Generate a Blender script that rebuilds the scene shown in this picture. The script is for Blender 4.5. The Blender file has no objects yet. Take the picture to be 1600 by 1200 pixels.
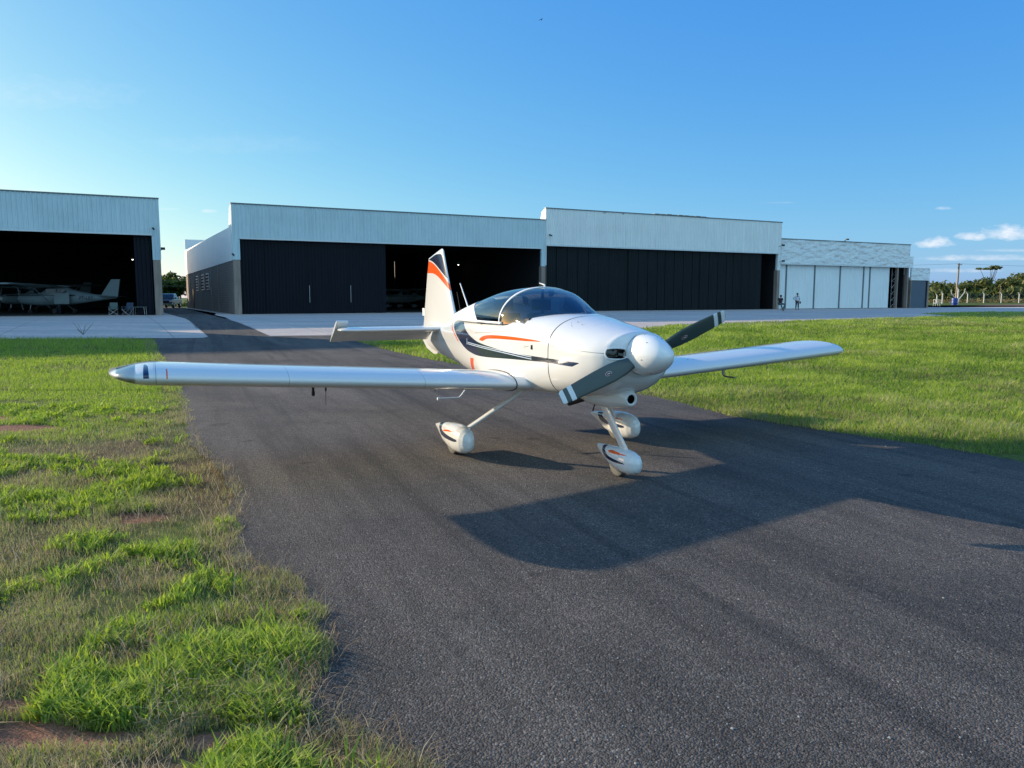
import bpy, bmesh, math, random
import numpy as np
from mathutils import Vector, Matrix

random.seed(7)
rng = np.random.default_rng(11)
R = math.radians
scene = bpy.context.scene
col = scene.collection

# ------------------------------------------------------------------ camera
F_PX, HZ, CAM_H = 1201.0, 465.0, 1.70          # focal length in px of a 1600 px wide frame, horizon row, eye height
cam_d = bpy.data.cameras.new("camera")
cam = bpy.data.objects.new("camera", cam_d)
col.objects.link(cam)
cam_d.sensor_width = 36.0
cam_d.lens = F_PX / 1600.0 * 36.0
cam_d.clip_start = 0.05
cam_d.clip_end = 6000.0
PITCH = math.atan((600.0 - HZ) / F_PX)
cam.location = (0, 0, CAM_H)
cam.rotation_euler = (math.pi / 2 - PITCH, 0, 0)
scene.camera = cam

# ------------------------------------------------------------------ light
SUN_AZ = 64.0                                   # degrees to the left of the view direction
SUN_EL = 15.0
scene.view_settings.view_transform = 'Standard'
scene.view_settings.look = 'None'
scene.view_settings.exposure = 0.84
scene.view_settings.gamma = 1.0
sd = Vector((-math.sin(R(SUN_AZ)) * math.cos(R(SUN_EL)), math.cos(R(SUN_AZ)) * math.cos(R(SUN_EL)), math.sin(R(SUN_EL))))
sun_l = bpy.data.lights.new("sun", 'SUN')
sun_l.energy = 4.2
sun_l.angle = R(0.55)
sun_l.color = (1.0, 0.83, 0.60)
sun = bpy.data.objects.new("sun", sun_l)
sun.rotation_euler = (-sd).to_track_quat('-Z', 'Y').to_euler()
col.objects.link(sun)

world = bpy.data.worlds.new("World")
scene.world = world
world.use_nodes = True
wn, wl = world.node_tree.nodes, world.node_tree.links
wn.clear()

def wmath(op, a, b=None, c=None, clamp=False):
    n = wn.new('ShaderNodeMath'); n.operation = op; n.use_clamp = clamp
    for i, v in enumerate((a, b, c)):
        if v is None: continue
        if isinstance(v, (int, float)): n.inputs[i].default_value = v
        else: wl.new(v, n.inputs[i])
    return n.outputs[0]

sky = wn.new('ShaderNodeTexSky')
sky.sky_type = 'NISHITA'
sky.sun_disc = False
sky.sun_elevation = R(SUN_EL)
sky.sun_rotation = R(-SUN_AZ)
sky.altitude = 500
sky.air_density = 1.0
sky.dust_density = 1.0
sky.ozone_density = 2.5
hsv = wn.new('ShaderNodeHueSaturation')
hsv.inputs['Saturation'].default_value = 1.0
# the phone's rendering of this clear sky: less fall-off away from the sun in blue, more in red
srgb = wn.new('ShaderNodeSeparateColor'); wl.new(sky.outputs[0], srgb.inputs[0])
crgb = wn.new('ShaderNodeCombineColor')
for i_, (g_, k_, b_) in enumerate(((1.28, .80, .006), (1.0, .80, .088), (1.0, .27, .57))):
    q_ = wmath('ADD', wmath('MULTIPLY', wmath('POWER', wmath('MULTIPLY', srgb.outputs[i_], .1275), g_), k_ / .1275), b_ / .1275)
    wl.new(q_, crgb.inputs[i_])
wl.new(crgb.outputs[0], hsv.inputs['Color'])
tc = wn.new('ShaderNodeTexCoord')
sep = wn.new('ShaderNodeSeparateXYZ'); wl.new(tc.outputs['Generated'], sep.inputs[0])
yy = wmath('MAXIMUM', sep.outputs[1], 0.02)
cu = wmath('DIVIDE', sep.outputs[0], yy)
cv = wmath('DIVIDE', sep.outputs[2], yy)
comb = wn.new('ShaderNodeCombineXYZ'); wl.new(cu, comb.inputs[0]); wl.new(wmath('MULTIPLY', cv, 2.2), comb.inputs[1])
nz = wn.new('ShaderNodeTexNoise'); nz.inputs['Scale'].default_value = 45; nz.inputs['Detail'].default_value = 6; nz.inputs['Roughness'].default_value = 0.6
wl.new(comb.outputs[0], nz.inputs['Vector'])
# clouds low over the horizon: (azimuth tangent, elevation tangent, half width, half height, density)
clouds = [(.645, .080, .058, .015, 1.0), (.590, .077, .028, .009, .9), (.543, .068, .030, .011, 1.0), (.553, .113, .014, .0035, .5),
          (.60, .050, .09, .006, .6), (.57, .034, .07, .004, .4), (-.60, .25, .16, .03, .12), (-.35, .19, .14, .02, .08), (.75, .085, .06, .016, .9), (.64, .060, .05, .003, .35), (-.386, .109, .012, .004, .75),
          (-.44, .112, .02, .002, .3), (.345, .12, .03, .002, .15), (-.62, .13, .05, .008, .5), (.9, .06, .1, .012, .8)]
tot = None
for (u0, v0, a, b, dn) in clouds:
    du = wmath('MULTIPLY', wmath('SUBTRACT', cu, u0), 1 / a)
    dv = wmath('MULTIPLY', wmath('SUBTRACT', cv, v0), 1 / b)
    # flat base: the lower side falls off faster
    dv2 = wmath('MULTIPLY', dv, wmath('ADD', 1.0, wmath('MULTIPLY', wmath('LESS_THAN', dv, 0.0), 0.8)))
    d = wmath('ADD', wmath('MULTIPLY', du, du), wmath('MULTIPLY', dv2, dv2))
    m = wmath('MULTIPLY', wmath('SUBTRACT', wmath('ADD', wmath('SUBTRACT', 1.0, d), wmath('MULTIPLY', nz.outputs[0], 2.4)), 1.35), .62, clamp=True)
    m = wmath('MULTIPLY', m, wmath('GREATER_THAN', wmath('SUBTRACT', 2.2, d), 0.0))
    m = wmath('MULTIPLY', m, dn)
    tot = m if tot is None else wmath('MAXIMUM', tot, m)
tot = wmath('MULTIPLY', tot, wmath('GREATER_THAN', sep.outputs[1], 0.05))
cr = wn.new('ShaderNodeMixRGB'); cr.blend_type = 'MIX'
cr.inputs[1].default_value = (5.2, 5.6, 6.6, 1); cr.inputs[2].default_value = (8.4, 8.0, 7.5, 1)
wl.new(nz.outputs[0], cr.inputs[0])
mx = wn.new('ShaderNodeMixRGB'); wl.new(tot, mx.inputs[0]); wl.new(hsv.outputs[0], mx.inputs[1]); wl.new(cr.outputs[0], mx.inputs[2])
# a broken sheet of pale cloud added unseen behind the camera to light shaded fronts
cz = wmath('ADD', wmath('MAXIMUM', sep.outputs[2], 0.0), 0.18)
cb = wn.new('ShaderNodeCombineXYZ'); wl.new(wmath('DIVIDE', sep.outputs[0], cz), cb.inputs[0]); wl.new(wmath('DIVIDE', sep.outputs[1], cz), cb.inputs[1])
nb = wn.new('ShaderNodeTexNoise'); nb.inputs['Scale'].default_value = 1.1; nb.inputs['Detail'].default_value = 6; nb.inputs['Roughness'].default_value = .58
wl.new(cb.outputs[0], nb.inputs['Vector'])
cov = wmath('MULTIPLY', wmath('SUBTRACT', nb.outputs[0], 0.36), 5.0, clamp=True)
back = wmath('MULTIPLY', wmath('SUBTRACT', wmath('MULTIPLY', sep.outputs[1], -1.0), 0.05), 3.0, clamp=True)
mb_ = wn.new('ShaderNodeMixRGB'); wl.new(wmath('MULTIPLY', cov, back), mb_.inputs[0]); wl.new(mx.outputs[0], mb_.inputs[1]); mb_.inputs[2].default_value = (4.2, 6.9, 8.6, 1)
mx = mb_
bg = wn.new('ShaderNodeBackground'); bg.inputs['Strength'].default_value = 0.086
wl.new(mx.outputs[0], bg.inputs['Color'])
wo = wn.new('ShaderNodeOutputWorld'); wl.new(bg.outputs[0], wo.inputs['Surface'])

# ------------------------------------------------------------------ frame of the hangar row and the ground height
A0 = np.array([-21.1, 60.0]); U = np.array([0.8886, 0.4587]); V = np.array([-0.4587, 0.8886])
ROW_ROT = math.atan2(U[1], U[0])

def zg(x, y):
    n = x * V[0] + y * V[1]
    s = np.clip((n - 18.0) / 32.0, 0, 1)
    return 0.4 * s * s * (3 - 2 * s)

def row(t, s):
    p = A0 + U * t + V * s
    return float(p[0]), float(p[1])

def gp(px, py):
    """ground point seen at a pixel of the 1600 x 1200 photograph"""
    c = np.array([px - 800.0, F_PX, 600.0 - py])      # camera x, forward, up
    ct, st = math.cos(PITCH), math.sin(PITCH)
    d = np.array([c[0], c[1] * ct + c[2] * st, -c[1] * st + c[2] * ct])
    z = 0.0
    for _ in range(40):
        k = (z - CAM_H) / d[2]
        x, y = d[0] * k, d[1] * k
        z = 0.5 * z + 0.5 * float(zg(x, y))
    return float(x), float(y)

# ------------------------------------------------------------------ object helpers
def tag(o, label=None, cat=None, group=None, kind=None):
    if label: o['label'] = label
    if cat: o['category'] = cat
    if group: o['group'] = group
    if kind: o['kind'] = kind
    return o

def empty(name, loc=(0, 0, 0), rz=0.0):
    o = bpy.data.objects.new(name, None)
    o.empty_display_size = 0.3
    o.location = loc; o.rotation_euler = (0, 0, rz)
    col.objects.link(o)
    return o

def mesh_obj(name, verts, faces, mat, parent=None, smooth=False, attrs=None, auto=None):
    me = bpy.data.meshes.new(name)
    verts = np.asarray(verts, dtype=np.float64)
    if isinstance(faces, np.ndarray):
        k = faces.shape[1]
        me.vertices.add(len(verts)); me.vertices.foreach_set('co', verts.astype(np.float32).ravel())
        me.loops.add(faces.size); me.loops.foreach_set('vertex_index', faces.astype(np.int32).ravel())
        me.polygons.add(len(faces)); me.polygons.foreach_set('loop_start', np.arange(0, faces.size, k, dtype=np.int32))
        me.update(calc_edges=True)
    else:
        me.from_pydata([tuple(v) for v in verts], [], faces)
    if isinstance(mat, (list, tuple)):
        for m_ in mat: me.materials.append(m_)
    elif mat: me.materials.append(mat)
    if attrs:
        for an, av in attrs.items():
            a = me.attributes.new(an, 'FLOAT', 'POINT')
            a.data.foreach_set('value', np.asarray(av, dtype=np.float32))
    if smooth:
        me.polygons.foreach_set('use_smooth', [True] * len(me.polygons))
    me.validate(); me.update()
    o = bpy.data.objects.new(name, me)
    col.objects.link(o)
    if parent: o.parent = parent
    if auto is not None:
        me.set_sharp_from_angle(angle=R(auto))
    return o

def copy_tree(o, parent=None):
    c = o.copy(); col.objects.link(c)
    if parent: c.parent = parent
    for ch in list(o.children): copy_tree(ch, c)
    return c

class MB:
    """collects shapes into one mesh"""
    def __init__(s): s.v = []; s.f = []
    def add(s, vs, fs):
        b = len(s.v); s.v += [tuple(v) for v in vs]; s.f += [tuple(i + b for i in f) for f in fs]
        return s
    def box(s, x0, x1, y0, y1, z0, z1):
        vs = [(x0, y0, z0), (x1, y0, z0), (x1, y1, z0), (x0, y1, z0), (x0, y0, z1), (x1, y0, z1), (x1, y1, z1), (x0, y1, z1)]
        return s.add(vs, [(0, 3, 2, 1), (4, 5, 6, 7), (0, 1, 5, 4), (1, 2, 6, 5), (2, 3, 7, 6), (3, 0, 4, 7)])
    def tube(s, p, q, r0, r1=None, n=10, flat=1.0):
        r1 = r0 if r1 is None else r1
        p, q = Vector(p), Vector(q); d = (q - p).normalized()
        a = Vector((0, 0, 1)) if abs(d.z) < .9 else Vector((1, 0, 0))
        e1 = d.cross(a).normalized(); e2 = d.cross(e1)
        vs = []
        for c, r in ((p, r0), (q, r1)):
            for i in range(n):
                t = 2 * math.pi * i / n
                vs.append(c + e1 * math.cos(t) * r * flat + e2 * math.sin(t) * r)
        fs = [(i, (i + 1) % n, n + (i + 1) % n, n + i) for i in range(n)] + [tuple(range(n - 1, -1, -1)), tuple(range(n, 2 * n))]
        return s.add(vs, fs)
    def path(s, pts, r, n=8):
        for a, b in zip(pts[:-1], pts[1:]): s.tube(a, b, r, r, n)
        return s
    def lathe(s, prof, axis='Z', origin=(0, 0, 0), n=20):
        vs = []; fs = []
        for (h, r) in prof:
            for i in range(n):
                t = 2 * math.pi * i / n
                c, q = math.cos(t) * r, math.sin(t) * r
                v = (c, q, h) if axis == 'Z' else ((h, c, q) if axis == 'X' else (c, h, q))
                vs.append((v[0] + origin[0], v[1] + origin[1], v[2] + origin[2]))
        m = len(prof)
        for j in range(m - 1):
            for i in range(n):
                fs.append((j * n + i, j * n + (i + 1) % n, (j + 1) * n + (i + 1) % n, (j + 1) * n + i))
        fs.append(tuple(range(n - 1, -1, -1))); fs.append(tuple(range((m - 1) * n, m * n)))
        return s.add(vs, fs)
    def build(s, name, mat, parent=None, smooth=False, auto=None):
        o = mesh_obj(name, s.v, s.f, mat, parent, smooth)
        bm = bmesh.new(); bm.from_mesh(o.data); bmesh.ops.recalc_face_normals(bm, faces=bm.faces); bm.to_mesh(o.data); bm.free()
        if auto is not None:
            o.data.polygons.foreach_set('use_smooth', [True] * len(o.data.polygons)); o.data.set_sharp_from_angle(angle=R(auto))
        return o

def grid_faces(nu, nv, closed=True, flip=False):
    f = []
    i = np.arange(nu - 1)[:, None]; j = np.arange(nv if closed else nv - 1)[None, :]
    j2 = (j + 1) % nv
    a = i * nv + j; b = i * nv + j2; c = (i + 1) * nv + j2; d = (i + 1) * nv + j
    q = np.stack([a, b, c, d], -1).reshape(-1, 4)
    return q[:, ::-1] if flip else q

# ------------------------------------------------------------------ material helpers
class Mat:
    def __init__(s, name):
        s.m = bpy.data.materials.new(name); s.m.use_nodes = True
        s.n = s.m.node_tree.nodes; s.l = s.m.node_tree.links
        s.p = s.n['Principled BSDF']; s.out = s.n['Material Output']
    def set(s, **k):
        for a, v in k.items():
            a = a.replace('_', ' ')
            i = s.p.inputs[a]
            if hasattr(v, 'links') or hasattr(v, 'is_linked'): s.l.new(v, i)
            elif isinstance(v, tuple) and len(v) == 3 and i.type == 'RGBA': i.default_value = (*v, 1)
            else: i.default_value = v
        return s
    def node(s, t, **k):
        n = s.n.new(t)
        for a, v in k.items(): setattr(n, a, v)
        return n
    def inp(s, n, i, v):
        if hasattr(v, 'is_linked'): s.l.new(v, n.inputs[i])
        elif isinstance(v, tuple) and len(v) == 3 and n.inputs[i].type == 'RGBA': n.inputs[i].default_value = (*v, 1)
        else: n.inputs[i].default_value = v
    def math(s, op, a, b=0.0, clamp=False):
        n = s.node('ShaderNodeMath', operation=op, use_clamp=clamp); s.inp(n, 0, a); s.inp(n, 1, b); return n.outputs[0]
    def mix(s, f, a, b, mode='MIX'):
        n = s.node('ShaderNodeMixRGB', blend_type=mode); s.inp(n, 0, f); s.inp(n, 1, a); s.inp(n, 2, b); return n.outputs[0]
    def coord(s, kind='Object', scale=(1, 1, 1), rot=(0, 0, 0)):
        t = s.node('ShaderNodeTexCoord'); mp = s.node('ShaderNodeMapping')
        mp.inputs['Scale'].default_value = scale; mp.inputs['Rotation'].default_value = rot
        s.l.new(t.outputs[kind], mp.inputs[0]); return mp.outputs[0]
    def streak(s, angle, scale):
        t = s.node('ShaderNodeTexCoord'); r = s.node('ShaderNodeVectorRotate', rotation_type='Z_AXIS'); r.inputs['Angle'].default_value = angle
        s.l.new(t.outputs['Object'], r.inputs[0]); mp = s.node('ShaderNodeMapping'); mp.inputs['Scale'].default_value = scale
        s.l.new(r.outputs[0], mp.inputs[0]); return mp.outputs[0]
    def noise(s, scale, detail=4, rough=.55, vec=None, dist=0.0):
        n = s.node('ShaderNodeTexNoise'); n.inputs['Scale'].default_value = scale; n.inputs['Detail'].default_value = detail
        n.inputs['Roughness'].default_value = rough; n.inputs['Distortion'].default_value = dist
        if vec is not None: s.l.new(vec, n.inputs['Vector'])
        return n.outputs[0]
    def voronoi(s, scale, vec=None, feature='F1'):
        n = s.node('ShaderNodeTexVoronoi', feature=feature); n.inputs['Scale'].default_value = scale
        if vec is not None: s.l.new(vec, n.inputs['Vector'])
        return n
    def ramp(s, f, stops):
        n = s.node('ShaderNodeValToRGB'); e = n.color_ramp.elements
        while len(e) < len(stops): e.new(0.5)
        for i, (p, c) in enumerate(stops):
            e[i].position = p; e[i].color = (*c, 1) if isinstance(c, tuple) else (c, c, c, 1)
        s.inp(n, 0, f); return n.outputs[0]
    def bump(s, h, strength=.3, dist=.01):
        n = s.node('ShaderNodeBump'); n.inputs['Strength'].default_value = strength; n.inputs['Distance'].default_value = dist
        s.inp(n, 'Height', h); s.l.new(n.outputs[0], s.p.inputs['Normal']); return n.outputs[0]
    def attr(s, name):
        n = s.node('ShaderNodeAttribute', attribute_name=name); return n.outputs['Fac']

def simple(name, c, rough=.5, metal=0.0, var=.12, scale=6.0, **k):
    m = Mat(name); v = m.noise(scale, 3)
    f = m.ramp(v, [(.3, 1 - var), (.7, 1 + var * .3)])
    m.set(Base_Color=m.mix(1.0, c, f, 'MULTIPLY'), Roughness=rough, Metallic=metal, **k)
    return m.m

# aircraft paint: white, navy and orange regions come from distance attributes on the mesh
def paint(name, base=(.70, .70, .69), rough=.16):
    m = Mat(name)
    grime = m.noise(1.7, 4, .6, m.coord('Object'))
    c = m.mix(m.ramp(grime, [(.35, 0.0), (.8, 0.10)]), base, (.62, .60, .55))
    c = m.mix(m.math('GREATER_THAN', m.attr('orange'), 0.0), c, (.80, .105, .012))
    c = m.mix(m.math('GREATER_THAN', m.attr('navy'), 0.0), c, (.008, .014, .045))
    c = m.mix(m.math('GREATER_THAN', m.attr('pin'), 0.0), c, (.55, .62, .72))
    c = m.mix(m.math('MULTIPLY', m.math('GREATER_THAN', m.attr('seam'), 0.0), .72), c, (.10, .11, .13))
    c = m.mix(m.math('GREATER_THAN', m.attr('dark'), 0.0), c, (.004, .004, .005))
    m.set(Base_Color=c, Roughness=rough, Coat_Weight=.6, Coat_Roughness=.04)
    m.bump(m.noise(3.0, 2, .5, m.coord('Object')), .05, .02)
    return m.m

M = {}
M['paint'] = paint('aircraft_paint')
M['spinner'] = simple('spinner_white', (.80, .80, .79), .18, var=.04, Coat_Weight=.5)
def _prop():
    m = Mat('propeller_blade_paint')
    c = m.mix(m.math('GREATER_THAN', m.attr('band'), 0.0), (.045, .068, .066), (.72, .74, .76))
    m.set(Base_Color=c, Roughness=.32); return m.m
M['prop'] = _prop()
M['red'] = simple('logo_red', (.55, .03, .02), .4)
M['white'] = simple('white_enamel', (.75, .76, .76), .35, var=.05)
M['black'] = simple('black_rubber', (.012, .012, .013), .65)
M['tyre'] = simple('tyre_rubber', (.02, .02, .021), .8)
M['tyregrey'] = simple('dusty_tyre_rubber', (.11, .11, .10), .8)
M['steel'] = simple('bare_steel', (.45, .45, .46), .35, .8)
M['interior'] = simple('cockpit_dark_trim', (.018, .02, .023), .7)
M['seat'] = simple('seat_grey_leather', (.10, .10, .105), .55)
M['skin'] = simple('skin', (.35, .19, .12), .55)
def _glass(name, tint, fres=1.5):
    m = Mat(name); m.n.remove(m.p)
    t = m.node('ShaderNodeBsdfTransparent'); t.inputs[0].default_value = (*tint, 1)
    g = m.node('ShaderNodeBsdfGlossy'); g.inputs['Roughness'].default_value = .02; g.inputs[0].default_value = (.95, .97, 1, 1)
    f = m.node('ShaderNodeFresnel'); f.inputs[0].default_value = fres
    x = m.node('ShaderNodeMixShader'); m.l.new(f.outputs[0], x.inputs[0]); m.l.new(t.outputs[0], x.inputs[1]); m.l.new(g.outputs[0], x.inputs[2])
    m.l.new(x.outputs[0], m.out.inputs[0]); return m.m
M['canopy'] = _glass('canopy_tinted_acrylic', (.42, .55, .60), 1.9)
M['line'] = simple('panel_gap_shadow_line', (.05, .055, .065), .6)
M['pinblue'] = simple('silver_pinstripe', (.50, .60, .72), .3)
M['lens'] = _glass('clear_lens', (.93, .95, .96), 1.45)
M['carglass'] = simple('vehicle_glass', (.02, .03, .04), .05)
# ------------------------------------------------------------------ ground materials
def _asphalt():
    m = Mat('worn_asphalt'); co = m.coord('Object')
    big = m.noise(.9, 5, .65, m.streak(R(-25), (1.3, .10, 1)))
    mid = m.noise(2.2, 5, .65, co)
    fine = m.noise(85, 3, .7, co)
    v = m.voronoi(105, co); v2 = m.voronoi(38, co)
    base = m.mix(m.ramp(big, [(.38, 0.0), (.62, 1.0)]), (.055, .051, .049), (.115, .102, .092))
    base = m.mix(m.ramp(mid, [(.35, 0.0), (.75, .40)]), base, (.115, .092, .080))
    patch = m.noise(.6, 5, .65, m.streak(R(-25), (1, .35, 1)), .8)
    base = m.mix(m.ramp(patch, [(.50, 0.0), (.70, .8)]), base, (.145, .122, .110))
    base = m.mix(m.ramp(m.noise(.4, 4, .6, co), [(.30, .6), (.45, 0.0)]), base, (.036, .037, .041))
    tyre = m.noise(3.2, 3, .6, m.streak(R(-22), (1, .03, 1)))
    base = m.mix(m.ramp(tyre, [(.54, 0.0), (.64, .5)]), base, (.036, .034, .035))
    oil = m.noise(1.7, 3, .5, co)
    base = m.mix(m.ramp(oil, [(.66, 0.0), (.72, .6)]), base, (.025, .025, .026))
    stone = m.ramp(v.outputs['Color'], [(.0, .30), (.45, .85), (.85, 1.5), (1.0, 3.2)])
    base = m.mix(1.0, base, stone, 'MULTIPLY')
    base = m.mix(m.ramp(v2.outputs['Color'], [(.93, 0.0), (.99, .5)]), base, (.20, .195, .19))
    m.set(Base_Color=base, Roughness=.85, Specular_IOR_Level=.25)
    h = m.math('ADD', m.math('MULTIPLY', v.outputs['Distance'], -1.0), m.math('MULTIPLY', fine, .6))
    h = m.math('ADD', h, m.math('MULTIPLY', m.noise(22, 5, .8, co), 1.3))
    m.bump(h, .9, .009)
    return m.m
def _concrete():
    m = Mat('apron_concrete')
    rc = m.coord('Object', (1, 1, 1), (0, 0, -ROW_ROT))
    n1 = m.noise(.5, 6, .7, m.coord('Object', (.22, 1.0, 1)))
    n2 = m.noise(3.5, 5, .65, rc)
    c = m.mix(m.ramp(n1, [(.38, 0.0), (.62, 1.0)]), (.40, .36, .33), (.66, .51, .43))
    c = m.mix(m.ramp(n2, [(.4, 0.0), (.7, .6)]), c, (.30, .28, .265))
    s = m.node('ShaderNodeSeparateXYZ'); m.l.new(rc, s.inputs[0])
    def joint(o, sp):
        q = m.math('MODULO', m.math('ADD', o, 1000.0), sp)
        return m.math('LESS_THAN', q, .035)
    j = m.math('MAXIMUM', joint(s.outputs[0], 6.0), joint(s.outputs[1], 6.0))
    c = m.mix(m.math('MULTIPLY', j, .6), c, (.06, .055, .05))
    stain = m.noise(.5, 3, .5, rc)
    c = m.mix(m.ramp(stain, [(.66, 0.0), (.74, .4)]), c, (.08, .075, .075))
    m.set(Base_Color=c, Roughness=.8); m.bump(n2, .2, .01)
    return m.m
def _soil():
    m = Mat('grassy_soil'); co = m.coord('Object')
    a = m.noise(.7, 5, .65, co); b = m.noise(9, 4, .7, co); d = m.noise(60, 3, .7, co)
    lit = m.attr('lush')
    green = m.mix(m.ramp(b, [(.3, 0.0), (.7, 1.0)]), (.060, .085, .020), (.125, .165, .038))
    dry = m.mix(m.ramp(b, [(.3, 0.0), (.7, 1.0)]), (.085, .062, .038), (.16, .12, .07))
    c = m.mix(m.ramp(m.math('ADD', m.math('MULTIPLY', lit, .75), m.math('MULTIPLY', a, .5)), [(.35, 0.0), (.62, 1.0)]), dry, green)
    red = m.attr('bare')
    c = m.mix(m.ramp(m.math('ADD', red, m.math('MULTIPLY', m.math('SUBTRACT', b, .5), .9)), [(.42, 0.0), (.6, 1.0)]), c, m.mix(b, (.20, .085, .05), (.34, .17, .11)))
    c = m.mix(m.ramp(d, [(.35, .5), (.5, 0.0)]), c, (.02, .02, .01))
    m.set(Base_Color=c, Roughness=.95, Specular_IOR_Level=.1); m.bump(m.math('ADD', b, m.math('MULTIPLY', d, .4)), .8, .03)
    return m.m
M['asphalt'] = _asphalt(); M['concrete'] = _concrete(); M['soil'] = _soil()

# smooth value noise for scattering
class VN:
    def __init__(s, seed): s.t = np.random.default_rng(seed).random((256, 256))
    def __call__(s, x, y, sc):
        x = x * sc; y = y * sc; xi = np.floor(x).astype(int); yi = np.floor(y).astype(int); fx = x - xi; fy = y - yi
        fx = fx * fx * (3 - 2 * fx); fy = fy * fy * (3 - 2 * fy); t = s.t
        g = lambda a, b: t[a % 256, b % 256]
        return (g(xi, yi) * (1 - fx) + g(xi + 1, yi) * fx) * (1 - fy) + (g(xi, yi + 1) * (1 - fx) + g(xi + 1, yi + 1) * fx) * fy
vn1, vn2, vn3, vn4 = VN(1), VN(2), VN(3), VN(4)

# bare reddish earth patches: centre (x, y), radii
bare_px = [(20, 668, .75, .40), (-60, 655, .8, .5), (345, 1152, .20, .10), (35, 1145, .30, .13), (150, 1150, .25, .08), (215, 805, .3, .16), (-10, 1100, .2, .06), (60, 640, .3, .1), (260, 1195, .3, .05)]
bare = [(*gp(a, b), c, d) for (a, b, c, d) in bare_px]
def bare_f(x, y):
    r = np.zeros_like(x)
    for (cx, cy, a, b) in bare:
        r = np.maximum(r, 1.25 - ((x - cx) / a) ** 2 - ((y - cy) / b) ** 2)
    return np.clip(r, 0, 1)
def lush_f(x, y):
    far = np.clip((y - 7.5) / 3.0, 0, 1)
    l = np.where(x > 2.0, .9, .25 + .8 * far)
    return np.clip(l + (vn1(x, y, .9) - .5) * 1.3 * (1 - .75 * np.clip((y - 12) / 10, 0, 1)), 0, 1)

# the ground: one sheet to the horizon, fine near the camera
def axis(fine0, fine1, step, far):
    a = list(np.arange(fine0, fine1, step)); d = step
    lo = fine0; hi = a[-1]
    left = []; right = []
    while lo > -far: d *= 1.25; lo -= d; left.append(lo)
    d = step
    while hi < far: d *= 1.25; hi += d; right.append(hi)
    return np.array(left[::-1] + a + right)
gx = axis(-9, 5, .12, 3000); gy = axis(1.5, 16, .12, 3000)
X, Y = np.meshgrid(gx, gy, indexing='ij')
Z = zg(X, Y) - .010
Z = Z - .02 * (vn2(X, Y, 1.3) * ((X < 4) & (Y < 20)))
o = mesh_obj('ground', np.stack([X, Y, Z], -1).reshape(-1, 3), grid_faces(len(gx), len(gy), False), M['soil'], smooth=True,
             attrs={'lush': lush_f(X, Y).ravel(), 'bare': bare_f(X, Y).ravel()})
tag(o, 'flat grassy ground with bare reddish earth reaching the horizon', 'ground', kind='structure')

def densify(pts, step, jit, seed=0, noj=()):
    r = random.Random(seed); out = []
    for i, a in enumerate(pts):
        b = pts[(i + 1) % len(pts)]
        L = math.hypot(b[0] - a[0], b[1] - a[1]); st = step * max(1, math.hypot(*a) / 12); n = max(1, min(60, int(L / st)))
        jt = 0 if i in noj else jit
        for k in range(n):
            f = k / n
            out.append((a[0] + (b[0] - a[0]) * f + r.uniform(-jt, jt) * (k > 0), a[1] + (b[1] - a[1]) * f + r.uniform(-jt, jt) * (k > 0)))
    return out
def sheet(name, pts, dz, mat, label, cat):
    bm = bmesh.new()
    vs = [bm.verts.new((x, y, 0)) for x, y in pts]
    f = bm.faces.new(vs); bmesh.ops.triangulate(bm, faces=[f], ngon_method='EAR_CLIP')
    for k in range(17):
        n = 17 + k * 2.1
        bmesh.ops.bisect_plane(bm, geom=bm.verts[:] + bm.edges[:] + bm.faces[:], plane_co=(V[0] * n, V[1] * n, 0), plane_no=(V[0], V[1], 0))
    for v in bm.verts: v.co.z = float(zg(v.co.x, v.co.y)) + dz
    bmesh.ops.recalc_face_normals(bm, faces=bm.faces)
    me = bpy.data.meshes.new(name); bm.to_mesh(me); bm.free()
    if me.polygons[0].normal.z < 0: me.flip_normals()
    me.materials.append(mat)
    o = bpy.data.objects.new(name, me); col.objects.link(o)
    return tag(o, label, cat, kind='structure')

left_edge = [gp(*p) for p in [(640, 1230), (560, 1178), (505, 1150), (465, 1120), (452, 1085), (468, 1050), (490, 1022), (478, 985), (468, 945), (425, 900), (372, 885), (350, 862), (352, 820), (362, 770), (345, 738), (318, 712), (296, 690), (287, 640), (277, 612), (262, 580), (244, 552), (236, 533)]]
right_edge = [gp(*p) for p in [(556, 532), (600, 545), (650, 556), (700, 566), (800, 582), (900, 597), (1010, 616), (1070, 630), (1150, 650), (1250, 666), (1360, 682), (1430, 692), (1500, 703), (1600, 722), (1800, 760), (2300, 850)]]
asph = [(-.6, -8), (-.9, 1.2)] + left_edge + [row(-5.3, -22), row(-5.3, 70), row(-.9, 70), row(-.6, 2)]
asph += [row(20, -8), gp(1040, 505), gp(1050, 508), gp(1022, 513), gp(960, 517), gp(800, 524), gp(640, 529)]
asph += right_edge + [(14, 5), (14, -8)]
sheet('asphalt_taxiway', densify(asph, .12, .035, 3), .0, M['asphalt'], 'dark grey worn asphalt taxiway running to the hangars', 'taxiway')

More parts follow.
